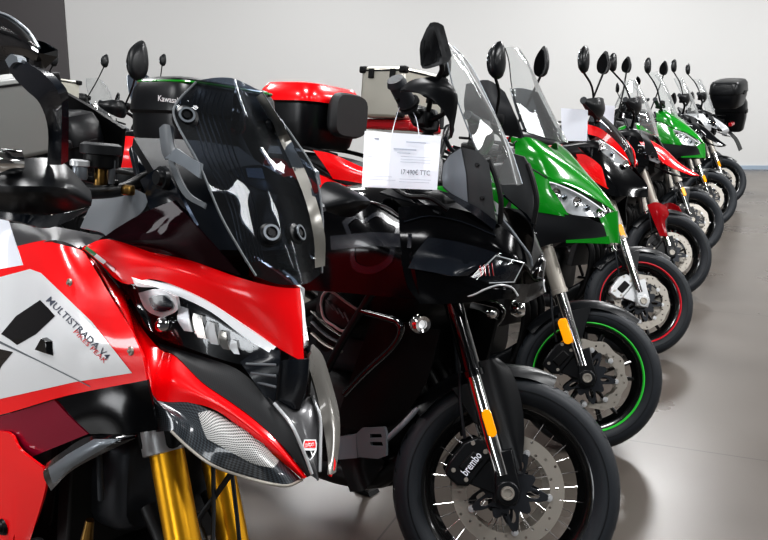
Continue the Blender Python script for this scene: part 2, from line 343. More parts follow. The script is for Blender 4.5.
def front_end(fr, c):
    """c: dict R rr w kind stripe fork upper lower disc wavy detail fender reflector"""
    R = fr.R; xf = fr.st; rk = fr.rake; root = fr.root; D = c.get('detail', 1)
    wheel(fr, 0, R, c['rr'], c.get('w', .12), c['kind'], xf, 'front', c.get('stripe'), detail=D)
    up = V((-math.sin(rk), 0, math.cos(rk))); L = c.get('L', .72); sp = c.get('sp', .105); ro = c.get('ro', .152)
    fo = V((-math.cos(rk), 0, -math.sin(rk)))*c.get('off', .02)
    for sg in (-1, 1):
        d = disc(fr, 0, R, sg*.072, ro, xf, c.get('wavy', 0), D, sg)
        A = V((0, sg*sp, R))+fo*.4
        lo = A+up*.05; mid = A+up*c.get('split', .34); top = A+up*L
        if c.get('usd'):
            m = MB().tube([mid, top], c.get('rbig', .029), 24); m.lathe([(.034, 0), (.034, .018), (.028, .02)], mid-up*.004, up, 24)
            leg = m.build('fork_leg', c['upper'], root, xf)
            MB().tube([lo, mid+up*.02], .0235, 20).build('fork_slider', c['lower'], leg, xf)
        else:
            leg = MB().tube([lo, mid], [.027, .025], 20).build('fork_leg', c['lower'], root, xf)
            MB().tube([mid, top], .0215, 20).build('fork_tube', c['upper'], leg, xf)
            MB().lathe([(.028, -.012), (.0285, .012), (.022, .02)], mid, up, 20).build('dust_seal', 'plastic', leg, xf)
        ac = c.get('axlemat', 'plastic')
        m = MB(); p = A; q = []
        m.prism([(p.x-.030, R-.035), (p.x+.030, R-.035), (p.x+.036, R+.01), (p.x+.02, R+.05), (p.x-.006, R+.12), (p.x-.052, R+.10), (p.x-.038, R+.02)], sg*sp-.019, sg*sp+.019)
        m.lathe([(.034, -.026), (.034, .026)], p, n=24, close=False); m.lathe([(0, sg*.028), (.034, sg*.026)], p, n=24)
        m.build('axle_clamp', ac, leg, xf, bevel=.004)
        MB().lathe([(0, sg*.030), (.012, sg*.030), (.013, sg*.034), (.018, sg*.034), (.020, sg*.026)], A, n=24).build('axle_bolt', 'steel', leg, xf)
        if c.get('reflector', 1):
            rz = c.get('rsz', 1.0); pc = A+up*c.get('refl', .17)+V((.004-c.get('roff', 0), sg*.030, 0)); e = 0
            ring = [pc+up*(.026*(1 if math.sin(t) > 0 else -1)+.014*math.sin(t))*rz+V((math.cos(rk), 0, math.sin(rk)))*.014*rz*math.cos(t) for t in [2*PI*i/20 for i in range(20)]]
            MB().loft([[p_+V((0, -sg*.012, 0)) for p_ in ring], [p_+V((0, sg*.002, 0)) for p_ in ring]]).build('reflector', 'orange', leg, xf, bevel=.002)
        # caliper behind the fork
        cc = V((-.125, sg*.083, R+.062)); rot = Matrix.Rotation(math.radians(28), 3, 'Y')
        poly = [(-.034, -.070), (.014, -.074), (.040, -.056), (.044, .05), (.028, .074), (-.02, .070), (-.042, .035), (-.044, -.035)]
        m = MB().prism(poly, -.024, .024); m.v = [rot @ v for v in m.v]; m.v = [cc+v for v in m.v]
        cal = m.build('brake_caliper', c.get('calmat', 'plastic'), root, xf, bevel=.006)
        for q in ((-.022, .048), (.024, -.045), (-.020, -.046), (.02, .05)):
            MB().lathe([(0, sg*.028), (.006, sg*.028), (.007, sg*.023)], cc+rot @ V((q[0], 0, q[1])), n=12).build('caliper_bolt', 'steel', cal, xf)
        m = MB().prism([(-.016, -.03), (.022, -.034), (.03, .03), (-.008, .034)], -.03, .03); m.v = [cc+rot @ v for v in m.v]
        m.build('caliper_piston_cover', 'dark', cal, xf, bevel=.005)
        if c.get('brembo') and sg < 0:
            vs, fs = textgeo('brembo', 0, .01)
            tv = [cc+rot @ V((.020-(.024*v), -.0315, -.036+.072*u)) for (u, v) in vs]
            MB().add(tv, fs).build('caliper_lettering', 'card', cal, xf)
        MB().prism([(-.115, R-.0), (-.01, R-.02), (-.012, R+.10), (-.05, R+.11)], sg*.088, sg*.100).build('caliper_bracket', ac, leg, xf, bevel=.003)
        MB().tube([cc+V((-.02, 0, .06)), cc+V((-.05, sg*.01, .16)), (-.2, sg*.06, R+.35), (-.26, sg*.03, R+.55)], .0045, 8, 5).build('brake_hose', 'rubber', cal, xf)
    MB().prism([(top.x-.03, top.z-.03), (top.x+.04, top.z-.012), (top.x+.03, top.z+.03), (top.x-.05, top.z+.012)], -sp-.03, sp+.03).build('triple_clamp', 'dark', root, xf, bevel=.008)
    MB().tube([V((0, -sp, R)), V((0, sp, R))], .011, 14).build('front_axle', 'steel', root, xf)
    f = c.get('fender', 'plastic')
    if f:
        a0, a1, wf, rf = c.get('fa0', 62), c.get('fa1', 150), c.get('wf', .072), R+c.get('fgap', .018); m = MB(); rows = []
        for i in range(9):
            q = i/8; t = math.radians(a0+(a1-a0)*q); ww = wf*(.35+.65*min(1, q*2.6+.12)); row = []
            for j in range(7):
                s_ = -1+j/3; r = rf-.038*abs(s_)**2.4; row.append(V((r*math.cos(t), s_*ww, R+r*math.sin(t))))
            rows.append(row)
        fd = m.sheet(rows, 2, .003).build('front_fender', f, root, xf)
        for sg in (-1, 1):
            t0 = math.radians(a0+ (a1-a0)*.42); t1 = math.radians(a0+(a1-a0)*.72)
            MB().prism([((rf-.04)*math.cos(t0), R+(rf-.03)*math.sin(t0)), ((rf-.03)*math.cos(t1), R+(rf-.03)*math.sin(t1)), (-.125, R+.17), (-.045, R+.15)], sg*(wf-.004), sg*(wf+.006)).build('fender_stay', f if c.get('staymat') is None else c['staymat'], fd, xf, bevel=.002)
def rear_end(fr, c):
    """engine, frame, swingarm, rear wheel, exhaust, side stand: plain but complete"""
    root = fr.root; Rr = .315; X = -c.get('wb', 1.50); sd = fr.R; D = c.get('detail', 1)
    rim = wheel(fr, X, Rr, .235, .17, c['kind'] if c['kind'] != 'spoke' else 'spoke', None, 'rear', c.get('stripe'), detail=0)
    MB().tube([(X, -.14, Rr), (X, .14, Rr)], .012, 12).build('rear_axle', 'steel', root)
    f = lambda u, v: V((X+u, -.10, Rr+v))
    MB().flat([circ(.12, 40), circ(.075, 30)], f, .004, (0, 1, 0)).build('brake_disc', 'steel', root)
    MB().flat([circ(.10, 40), circ(.05, 20)], lambda u, v: V((X+u, .10, Rr+v)), .007, (0, 1, 0)).build('chain_sprocket', 'dark', root)
    for sg in (-1, 1):
        MB().prism([(X-.06, Rr-.03), (X-.06, Rr+.03), (X+.1, Rr+.045), (-.92, .50), (-.90, .40), (X+.1, Rr-.03)], sg*.115, sg*.145).build('swingarm', c.get('swing', 'dark'), root, bevel=.008)
        MB().tube([(-.33, sg*.05, 1.0), (-.45, sg*.13, .88), (-.75, sg*.15, .72), (-.92, sg*.14, .46)], .022, 12, 5).build('frame_tube', c.get('frame', 'dark'), root)
        MB().tube([(-.85, sg*.12, .72), (-1.2, sg*.13, .86), (-1.68, sg*.10, .96)], .014, 10, 4).build('subframe_tube', 'dark', root)
        MB().tube([(-.86, sg*.14, .40), (-.86, sg*.24, .38)], .011, 10).build('foot_peg', 'rubber', root)
        MB().prism([(-1.0, .62), (-.9, .64), (-.83, .36), (-.92, .36)], sg*.14, sg*.155).build('foot_peg_bracket', 'dark', root, bevel=.003)
    MB().tube([(-1.0, 0, .50), (-1.08, 0, .72)], .035, 16).build('shock_spring', 'dark', root)
    en = MB().body([(-.94, .44, .11, .12), (-.90, .44, .15, .16), (-.62, .43, .16, .17), (-.46, .42, .13, .13), (-.43, .42, .10, .10)], 3, 24, 4).build('engine', 'dark', root)
    for sg in (-1, 1):
        MB().lathe([(0, sg*.20), (.06, sg*.20), (.085, sg*.19), (.095, sg*.165), (.1, sg*.13)], (-.62, 0, .42), n=32).build('engine_cover', 'carrier', en)
        MB().lathe([(0, sg*.19), (.05, sg*.19), (.065, sg*.175), (.07, sg*.13)], (-.80, 0, .46), n=28).build('engine_cover', 'plastic', en)
    MB().body([(-.70, .66, .12, .09), (-.62, .69, .14, .12), (-.42, .70, .13, .11), (-.38, .70, .11, .09)], 2, 20, 5).build('cylinder_head', 'carrier', en)
    MB().box((c.get('radx', -.34), 0, .62), (.035, .30, .30), Matrix.Rotation(.15, 3, 'Y')).build('radiator', 'fins', root, bevel=.004)
    for y in (-.07, .0, .07):
        MB().tube([(-.36, y, .66), (-.27, y, .56), (-.30, y*.8, .34), (-.42, y*.6, .24), (-.6, y*.5, .22)], .019, 12, 5).build('exhaust_header', c.get('header', 'dark'), root)
    MB().tube([(-.6, -.03, .22), (-.95, -.06, .24), (-1.1, -.14, .34)], .028, 12, 5).build('exhaust_pipe', 'steel', root)
    MB().tube([(-1.08, -.165, .36), (-1.16, -.17, .40), (-1.5, -.19, .52), (-1.56, -.192, .54)], [.035, .055, .06, .045], 20, 3).build('exhaust_silencer', c.get('can', 'plastic'), root)
    MB().body([(-.92, .25, .09, .03), (-.8, .24, .12, .045), (-.45, .26, .12, .05), (-.32, .34, .07, .05)], 3, 20, 4).build('belly_pan', c.get('belly', 'plastic'), root)
    # side stand reaching the floor on the left; end point solved on the world floor
    zf = lambda y: (-fr.base.z-(fr.rot @ V((0, y, 0))).z)/fr.rot[2][2]
    yE = .27; zE = zf(yE)
    m = MB().tube([(-.80, .13, .34), (-.72, yE-.01, zE+.02)], .012, 10); m.prism([(-.76, zE+.0), (-.68, zE+.0), (-.69, zE+.014), (-.75, zE+.014)], yE-.03, yE+.03)
    m.build('side_stand', 'dark', root)
    if c.get('tankmat'):
        MB().body(c.get('tank', [(-.34, 1.00, .04, .06), (-.40, 1.0, .14, .12), (-.55, 1.0, .19, .15), (-.72, .96, .17, .14), (-.86, .90, .11, .09), (-.92, .87, .08, .05)]), 4, 28, 2.5).build('fuel_tank', c['tankmat'], root)
    z0 = c.get('seatz', .88)
    MB().body([(-.82, z0, .09, .03), (-.92, z0, .13, .05), (-1.1, z0, .15, .055), (-1.26, z0+.02, .14, .06), (-1.32, z0+.07, .13, .055), (-1.55, z0+.10, .12, .05), (-1.72, z0+.12, .09, .03)], 4, 24, 3).build('seat', 'seat', root)
    tm = c.get('tailmat', 'plastic')
    for sg in (-1, 1):
        MB().sheet([[(-.88, sg*.16, z0-.02), (-1.2, sg*.17, z0+.0), (-1.5, sg*.15, z0+.07), (-1.80, sg*.08, z0+.12)],
                    [(-.90, sg*.17, z0-.08), (-1.2, sg*.18, z0-.06), (-1.5, sg*.16, z0+.01), (-1.80, sg*.08, z0+.09)],
                    [(-1.0, sg*.15, z0-.14), (-1.2, sg*.16, z0-.12), (-1.5, sg*.14, z0-.05), (-1.80, sg*.07, z0+.06)]], 3, .004).build('tail_panel', tm, root)
        MB().tube([(-1.3, sg*.15, z0+.14), (-1.5, sg*.16, z0+.17), (-1.72, sg*.12, z0+.18)], .011, 10, 4).build('grab_rail', 'dark', root)
    MB().box((-1.84, 0, z0+.09), (.05, .14, .05)).build('tail_lamp', 'crimson', root, bevel=.01)
    MB().sheet([[(-1.72, -.05, z0+.06), (-1.72, .05, z0+.06)], [(-1.9, -.07, z0-.10), (-1.9, .07, z0-.10)], [(-1.98, -.08, z0-.26), (-1.98, .08, z0-.26)]], 3, .006).build('number_plate_holder', 'plastic', root)
    MB().sheet([[(X+.30*math.cos(math.radians(t))*1.13, s_*.07, Rr+.30*math.sin(math.radians(t))*1.13-.02*abs(s_)) for s_ in (-1, 0, 1)] for t in (20, 50, 80, 110)], 4, .003).build('rear_fender', 'plastic', root)
def bars(fr, c):
    """handlebar, grips, levers, mirrors, guards"""
    root = fr.root; xf = fr.st; z = c.get('z', 1.17); x = c.get('x', -.40); w = c.get('w', .40)
    hb = MB().tube([(x+.04, -.10, z-.05), (x+.02, -.2, z), (x-.04, -.30, z+.012), (x-.09, -w, z+.01)], .011, 12, 5).tube([(x+.04, .10, z-.05), (x+.02, .2, z), (x-.04, .30, z+.012), (x-.09, w, z+.01)], .011, 12, 5)
    hb.tube([(x+.04, -.10, z-.05), (x+.04, .10, z-.05)], .011, 12); hb = hb.build('handlebar', 'dark', root, xf)
    MB().box((x+.03, 0, z-.11), (.06, .12, .13)).build('bar_clamp', 'dark', hb, xf, bevel=.01)
    for sg in (-1, 1):
        a = V((x-.045, sg*.30, z+.012)); b = V((x-.10, sg*(w+.02), z+.01))
        MB().tube([a, b], .0165, 14).tube([b, b+(b-a)*.14], .019, 14).build('grip', 'rubber', hb, xf)
        MB().tube([a+V((.02, -sg*.03, 0)), a+V((.06, 0, -.005)), b+V((.05, 0, -.01))], [.008, .007, .006], 8, 4).build('lever', 'dark', hb, xf)
        MB().box(a+V((.02, -sg*.05, .012)), (.05, .05, .035)).build('switch_pod', 'dark', hb, xf, bevel=.008)
        MB().lathe([(0, .03), (.022, .03), (.024, .0), (.018, -.01), (0, -.01)], a+V((.045, -sg*.045, .03)), (0, 0, 1), 20).build('fluid_reservoir', 'plastic', hb, xf)
        ms = c.get('mir', (.06, .06, .25)); mb = a+V((.03, -sg*.02, .01)); mc = mb+V((ms[0]-.02, sg*ms[1], ms[2])); mpx = c.get('mpr' if sg < 0 else 'mpl')
        if mpx: t_ = fr.P(mpx[0], mpx[1], sg*.36); mc = fr.ax+fr.S.transposed() @ (t_-fr.ax)
        st = MB().tube([mb, mb.lerp(mc, .5)+V((.015, 0, 0)), mc+V((0, 0, -.05))], .006, 8, 4)
        mi = mirror_mesh(mc, sg, c.get('mr', 1.0)).build('mirror', 'plastic', root, xf)
        st.build('mirror_stem', 'dark', mi, xf)
        mirror_mesh(mc+V((-.015, 0, 0)), sg, c.get('mr', 1.0)*.86, .004).build('mirror_glass', 'mirror', mi, xf)
        if c.get('guard'):
            g = [[a+V((.05, -sg*.02, .03)), a.lerp(b, .5)+V((.085, 0, .05)), b+V((.07, sg*.01, .03)), b+V((.0, sg*.04, .0))],
                 [a+V((.06, -sg*.02, -.02)), a.lerp(b, .5)+V((.10, 0, -.01)), b+V((.08, sg*.015, -.02)), b+V((.0, sg*.045, -.015))],
                 [a+V((.05, -sg*.02, -.05)), a.lerp(b, .5)+V((.08, 0, -.07)), b+V((.06, sg*.01, -.06)), b+V((.0, sg*.04, -.03))]]
            MB().sheet(g, 3, .004).build('handguard', c['guard'], hb, xf)
def mirror_mesh(c, sg, s=1.0, dep=.02):
    """upright leaf shaped mirror head"""
    out = [(-.045, -.045), (-.02, -.058), (.02, -.05), (.048, -.01), (.05, .04), (.03, .075), (.0, .098), (-.025, .085), (-.05, .03), (-.055, -.01)]
    pts = spline([V((p[0], p[1], 0)) for p in out]+[V((out[0][0], out[0][1], 0))], 3)[:-1]; rings = []
    for q, (d, k) in enumerate(((-.5*dep, 1.0), (0, 1.0), (.6*dep, .86), (dep, .5))):
        rings.append([c+V((d, sg*p.x*k*s*.82, (p.y+.01)*k*s-.01)) for p in pts])
    ry = Matrix.Rotation(sg*math.radians(42), 3, 'Z'); rings = [[c+ry @ (p-c) for p in r_] for r_ in rings]
    return MB().loft(rings)
def case(fr, cx, y, cz, d, name='top_case', body='plastic', lid='black', split=.55, latch=True):
    """rounded luggage box: lower shell, lid, latch"""
    root = fr.root; x, w, h = d[0]/2, d[1]/2, d[2]/2
    def ring(z, k, kx):
        return [V((cx+x*kx*k*math.copysign(abs(math.cos(t))**.45, math.cos(t)), y+w*k*math.copysign(abs(math.sin(t))**.45, math.sin(t)), cz+z)) for t in [2*PI*i/32 for i in range(32)]]
    zs = -h+2*h*split
    b = MB().loft([ring(-h, .76, .95), ring(-h+.02, .84, .97), ring(-h*.2, .95, 1), ring(zs-.004, .97, 1)]).build(name, body, root)
    MB().loft([ring(zs, 1.0, 1), ring(zs+.02, 1.0, 1), ring(h*.72, .97, .99), ring(h*.94, .88, .94), ring(h, .72, .8)]).build('lid', lid, b)
    MB().loft([ring(zs-.008, .985, 1), ring(zs+.003, 1.01, 1.01), ring(zs+.004, .99, 1)]).build('seal_band', 'dark', b)
    if latch: MB().box((cx-x*.98, y, cz+zs), (.02, .10, .05)).build('latch', 'dark', b, bevel=.004)
    return b
def alucase(fr, cx, y, cz, d, name='top_case', mat='alu'):
    root = fr.root; b = MB().box((cx, y, cz), d).build(name, mat, root, bevel=.02)
    MB().box((cx, y, cz+d[2]*.42), (d[0]+.008, d[1]+.008, .010)).build('lid_seam', 'dark', b)
    for a in (-1, 1):
        for e in (-1, 1):
            MB().box((cx+a*(d[0]/2-.012), y+e*(d[1]/2-.012), cz+d[2]*.44), (.05, .05, d[2]*.14)).build('corner_cap', 'dark', b, bevel=.01)
            MB().box((cx+a*(d[0]/2-.012), y+e*(d[1]/2-.012), cz-d[2]*.44), (.045, .045, d[2]*.12)).build('corner_cap', 'dark', b, bevel=.01)
    for a in (-1, 1):
        MB().box((cx+a*d[0]*.25, y-d[1]/2-.006, cz+d[2]*.36), (.04, .014, .06)).build('latch', 'dark', b, bevel=.004)
    return b
# ================================================================== RED BIKE (foreground)
def red_bike():
    fr = Fr(280, 755, 44, 7, .30, steer=32, name='motorcycle'); fr.ys = .74; root = fr.root; R = fr.rows
    tag(root, 'red and white adventure motorcycle in the foreground with gold fork legs and a smoked screen', 'motorcycle')
    front_end(fr, dict(rr=.225, kind='cast', usd=1, upper='gold', lower='chrome', split=.30, L=.60, rbig=.032, axlemat='silver', sp=.105, off=.175, fender='plastic', fgap=.02, refl=.12, reflector=0))
    rear_end(fr, dict(kind='cast', seatz=.86, tailmat='red', radx=-.62, tank=[(-.42, 1.00, .04, .06), (-.46, 1.0, .15, .10), (-.60, 1.02, .22, .14), (-.76, .98, .2, .14), (-.90, .90, .12, .09), (-.96, .87, .08, .05)], tankmat='red'))
    # silver clamp collars at the top of the gold legs
    rk = fr.rake; up = V((-math.sin(rk), 0, math.cos(rk)))
    for sg in (-1, 1):
        A = V((-math.cos(rk)*.076, sg*.105, .30-math.sin(rk)*.076))
        MB().lathe([(.034, -.03), (.038, -.028), (.038, .03), (.032, .034)], A+up*.60, up, 28).build('fork_clamp', 'silver', root, fr.st)
    # inner dark core so nothing shows through between the panels
    MB().body([(-.80, .84, .14, .16), (-.60, .86, .15, .20), (-.40, .92, .12, .18), (-.24, 1.02, .10, .12), (-.12, 1.0, .05, .05)], 4, 24, 3).build('inner_cowl', 'dark', root)
    MB().box((-.50, 0, .66), (.05, .36, .34)).build('oil_cooler', 'fins', root, bevel=.006)
    MB().body([(-.50, 1.12, .16, .06), (-.36, 1.15, .17, .06), (-.25, 1.16, .12, .04)], 3, 20, 4).build('dashboard_cowl', 'plastic', root)
    # ---- side fairing (right seen, left mirrored)
    sf = R([[(-70, 262, -.33), (0, 250, -.335), (50, 240, -.325), (84, 251, -.285)],
            [(-70, 310, -.35), (0, 300, -.355), (60, 290, -.345), (107, 290, -.295)],
            [(-70, 370, -.365), (0, 360, -.37), (70, 345, -.355), (138, 345, -.295)],
            [(-70, 430, -.36), (0, 415, -.36), (66, 396, -.34), (147, 380, -.28)]])
    m = MB().sheet(sf, 6, .005); so = m.build('side_fairing', 'red', root); m.build('side_fairing', 'red', root, flip=True, xf=lambda v: V((v.x-.07, v.y*.82, v.z))); b = fr.bvh(so)
    D = lambda rows, n, mt, off=.0016, k=6: fr.decal(b, rows, n, mt, so, k, off)
    D([[(-60, 283), (0, 277), (30, 269), (41, 273)], [(-60, 345), (0, 338), (50, 325), (92, 322)], [(-60, 408), (0, 399), (75, 382), (132, 373)]], 'white_panel', 'white', k=8)
    D([[(1, 334), (16, 316), (40, 300)], [(9, 339), (28, 326), (48, 308)], [(17, 345), (36, 334), (55, 316)]], 'black_number_patch', 'black', .003)
    D([[(-20, 352), (0, 349), (13, 352)], [(-20, 362), (0, 356), (8, 358)], [(-20, 374), (0, 369), (2, 365)]], 'black_number_patch', 'black', .003)
    D([[(-2, 340), (40, 361), (90, 386)], [(-2, 342.5), (40, 362.2), (90, 387)]], 'panel_crease', 'lightgrey', .0028)
    fr.text(b, 'MULTISTRADA V4', [(49.5, 295), (110, 355), (107, 361), (45.5, 301)], 'lettering', 'darkcard', so, .25, .004, .003)
    fr.text(b, 'PIKES PEAK', [(75, 328), (107, 360), (105, 364.5), (73, 332.5)], 'lettering', 'redink', so, .3, 0, .003)
    for (x, y) in ((69, 283), (130, 351)):
        p = fr.hit(b, x, y, 0); MB().lathe([(0, -.004), (.003, -.004), (.003, -.001), (.0075, -.001), (.0085, .002)], p-V((0, .0, 0)), (0, 1, 0), 16).build('fairing_screw', 'steel', so)
    # raised vent button
    q = [fr.hit(b, x, y, 0) for x, y in ((39, 351), (47, 337), (53, 341), (54, 356))]; n = V((0, -.012, .002))
    MB().loft([q, [(p-sum(q, V())/4)*.8+sum(q, V())/4+n for p in q]]).build('vent_cap', 'black', so, bevel=.001)
    # tricolour flash along the seam
    # ---- lower fairing with burgundy block
    lf = R([[(-70, 431, -.358), (0, 416, -.358), (54, 400, -.34)], [(-70, 470, -.35), (0, 448, -.35), (70, 417, -.335)],
            [(-70, 500, -.335), (0, 470, -.34), (88, 434, -.325)]])
    m = MB().sheet(lf, 5, .005); lo = m.build('lower_fairing', 'darkred', root); m.build('lower_fairing', 'darkred', root, flip=True)
    l2 = R([[(-70, 446, -.362), (0, 431, -.362), (20, 450, -.358), (43, 468, -.355)], [(-70, 500, -.34), (0, 490, -.345), (22, 490, -.345), (45, 490, -.345)],
            [(-70, 640, -.27), (0, 640, -.28), (8, 600, -.28), (24, 560, -.29)]])
    m = MB().sheet(l2, 5, .005); m.both('lower_fairing', 'red', root)
    p = fr.P(2, 527, -.335); MB().lathe([(0, -.008), (.01, -.008), (.012, -.003), (.016, -.003), (.018, .004)], p, (0, 1, 0), 20).build('fairing_screw', 'dark', root)
    bg = R([[(57, 399, -.342), (100, 388, -.315), (146, 376, -.275)], [(72, 417, -.34), (112, 410, -.31), (152, 402, -.265)], [(90, 434, -.325), (125, 434, -.30), (157, 430, -.26)]])
    m = MB().sheet(bg, 5, .005); m.build('black_cowl', 'blackdeep', root); m.build('black_cowl', 'blackdeep', root, flip=True, xf=lambda v: V((v.x-.07, v.y*.82, v.z)))
    # grey air blade
    wl = R([[(43, 466, -.345), (62, 452, -.345), (90, 436, -.33), (136, 435, -.29)], [(44, 478, -.36), (66, 463, -.36), (95, 446, -.345), (118, 441, -.31)],
            [(51, 491, -.345), (70, 472, -.345), (98, 456, -.33), (136, 438, -.288)]])
    m = MB().sheet(wl, 5, .004); wo = m.build('air_blade', 'black', root); m.build('air_blade', 'black', root, flip=True)
    fr.decal(fr.bvh(wo), [[(48, 468), (68, 454), (94, 439), (122, 439)], [(50, 476), (72, 461), (98, 446), (116, 441.5)], [(53, 484), (73, 467), (98, 452), (110, 445)]], 'blade_insert', 'lightgrey', wo, 4, .003)
    MB().tube([fr.P(99, 455, -.26), fr.P(101, 500, -.26)], .006, 10).build('brake_hose', 'rubber', root)
    MB().tube([fr.P(90, 520, -.25), fr.P(86, 545, -.25)], [.008, .013], 12).build('hose_fitting', 'bronze', root)
    fr.ys = .66
    # ---- front cowl between side fairing and headlight, tapering to the beak tip
    ue = [(84, 249, -.285), (101, 264, -.265), (121, 288, -.25), (138, 322, -.235), (160, 349, -.222), (176, 356, -.212), (202, 382, -.182), (228, 400, -.145), (254, 419, -.108), (278, 441, -.072), (307, 477, -.018)]
    le = [(86, 251, -.29), (109, 289, -.298), (136, 338, -.297), (147, 378, -.282), (152, 398, -.27), (168, 402, -.25), (196, 404, -.205), (217, 411, -.172), (238, 426, -.138), (262, 445, -.10), (302, 479, -.022)]
    md = [((a[0]+c[0])/2, (a[1]+c[1])/2, (a[2]+c[2])/2-.008) for a, c in zip(ue, le)]
    m = MB().sheet(R([ue, md, le]), 4, .005); fo = m.build('front_cowl', 'red', root); MB().sheet(R([ue[:7], md[:7], le[:7]]), 4, .005).build('front_cowl', 'red', root, flip=True, xf=lambda v: V((v.x-.12, v.y*.7, v.z)))
    MB().tube(R([[(80, 247, -.289*.74/.66), (100, 264, -.268*.74/.66), (120, 288, -.252*.74/.66)]])[0], .0022, 6, 4).build('cowl_seam', 'dark', fo)
    fr.ys = .74
    # ---- hood
    te = [(82, 248, -.285), (107, 239, -.245), (150, 251, -.20), (189, 260, -.16), (238, 277, -.105), (272, 286, -.055), (299, 288, 0)]
    be = [(84, 250, -.284), (122, 283, -.247), (149, 279, -.215), (176, 286, -.185), (215, 305, -.135), (262, 338, -.062), (304, 361, 0)]
    mi = [((a[0]+c[0])/2, (a[1]+c[1])/2-2, (a[2]+c[2])/2-(.006 if a[2] else 0)) for a, c in zip(te, be)]
    rows = [[fr.P(*p) for p in r] for r in (te, mi, be)]
    m = MB().sheet(sym(rows, .40, .03), 5, .005); ho = m.build('hood', 'red', root); hb = fr.bvh(ho)
    for c, x0 in (('greenflag', 0), ('white', 1), ('crimson', 2)):
        a = V((83, 250, 0)).lerp(V((112, 273, 0)), x0/3); z = V((83, 250, 0)).lerp(V((112, 273, 0)), (x0+1)/3); s = V((4, -4, 0))
        fr.decal(hb, [[(a.x+s.x, a.y+s.y), (z.x+s.x, z.y+s.y)], [(a.x+1, a.y-1), (z.x+1, z.y-1)]], 'tricolour_stripe', c, ho, 4, .002)
    # ---- headlight
    def q(px, py, y): return fr.P(px, py, y)
    hs = R([[(122, 286, -.243), (131, 276, -.235), (150, 279, -.212), (178, 287, -.182), (215, 305, -.135), (250, 329, -.085), (276, 347, -.045)],
            [(132, 302, -.238), (142, 297, -.225), (160, 300, -.205), (186, 312, -.175), (215, 327, -.135), (240, 343, -.10), (262, 356, -.068)],
            [(146, 326, -.232), (153, 333, -.22), (165, 341, -.205), (185, 348, -.18), (208, 356, -.15), (226, 362, -.125), (240, 366, -.105)]])
    for sgn in (False, True):
        hp = MB().sheet([[v+V((-.009, .005, 0)) for v in r] for r in hs], 4, .004).build('headlight', 'black', root, flip=sgn)
        m = MB().sheet(R([[(130, 276, -.236), (150, 280, -.212), (178, 288, -.182), (215, 306, -.135), (250, 330, -.085), (276, 347, -.045)],
                      [(137, 282, -.236), (152, 286, -.212), (176, 295, -.182), (211, 312, -.137), (244, 337, -.09), (270, 353, -.055)]]), 4, .008)
        m.build('daytime_running_light', 'lamp', hp, flip=sgn)
        # projector box and lens
        m = MB(); c = q(160, 304, -.205); nrm = (c-fr.o).normalized()*-1
        m2 = MB().sheet(R([[(138, 293, -.222), (158, 289, -.209), (176, 297, -.197)], [(143, 306, -.219), (161, 305, -.207), (178, 308, -.193)], [(150, 313, -.213), (162, 317, -.205), (174, 313, -.195)]]), 4, .006)
        m2.build('projector_bezel', 'silver', hp, flip=sgn)
        MB().sheet(R([[(149, 298, -.222), (161, 295, -.213), (171, 301, -.202)], [(151, 305, -.222), (161, 306, -.213), (172, 307, -.202)], [(154, 310, -.22), (162, 312, -.211), (170, 310, -.202)]]), 4, .003).build('projector_lens', 'duct', hp, flip=sgn)
        MB().lathe([(0, .012), (.010, .008), (.014, .0), (.015, -.008)], q(163, 325, -.208), nrm, 20).build('small_lens', 'chrome', hp, flip=sgn)
        for k, (x, y, w, h) in enumerate(((184, 319, 15, 26), (198, 326, 15, 26), (211, 333, 13, 24), (223, 340, 12, 20), (234, 347, 10, 15))):
            yy = -.178+k*.0165
            MB().sheet(R([[(x-w*.3, y-h*.5, yy), (x+w*.25, y-h*.40, yy+.008)], [(x-w*.45, y, yy-.005), (x+w*.35, y+h*.05, yy+.006)], [(x+w*.0, y+h*.45, yy), (x+w*.55, y+h*.5, yy+.008)]]), 4, .003).build('reflector_blade', ['silver', 'polish', 'silver', 'polish', 'silver'][k], hp, flip=sgn)
        MB().sheet(hs, 4, 0).build('headlight_glass', 'lens', hp, flip=sgn)
    fr.ys = .66
    # ---- textured panel, centre valley of the beak
    cu = [(158, 343, -.218), (182, 350, -.185), (208, 358, -.152), (235, 368, -.118), (256, 384, -.088), (272, 402, -.062), (290, 424, -.045), (312, 475, -.012)]
    cl = [(161, 350, -.222), (176, 356, -.214), (202, 382, -.184), (228, 400, -.147), (254, 419, -.11), (278, 441, -.074), (292, 456, -.05), (307, 477, -.018)]
    m = MB().sheet(R([cu, [((a[0]+c[0])/2, (a[1]+c[1])/2, (a[2]+c[2])/2-.004) for a, c in zip(cu, cl)], cl]), 4, .004); m.both('textured_panel', 'textured', root)
    cv = [[(262, 390, -.08), (274, 396, -.05), (290, 400, 0)], [(274, 404, -.064), (286, 406, -.035), (298, 408, 0)], [(290, 424, -.047), (298, 430, -.025), (307, 436, 0)], [(302, 450, -.028), (308, 454, -.014), (314, 458, 0)], [(311, 475, -.012), (315, 476, -.006), (319, 477, 0)]]
    rows = [[fr.P(*p) for p in r] for r in cv]; 
    for r in rows: r[1].z -= .004; r[-1].z -= .006
    bk = MB().sheet(sym(rows), 4, .004).build('beak', 'beakgrey', root); bb = fr.bvh(bk)
    for x in (0,):
        MB().tube([fr.P(274, 403, -.066), fr.P(291, 424, -.05), fr.P(303, 450, -.03), fr.P(312, 474, -.014)], .003, 8, 4).both('beak_edge', 'silver', root)
    # shield emblem
    def shield(s, cx, cy, w, h, mt, nme, off, rows):
        return fr.decal(bb, [[(cx+w*a, cy+h*t) for a in (-x, 0, x)] for t, x in rows], nme, mt, bk, 3, off)
    prof = [(-1, .85), (-.6, 1), (0, .95), (.45, .65), (.8, .3), (1, .03)]
    shield(0, 310, 450, 7.0, 10.5, 'white', 'shield_emblem', .004, prof)
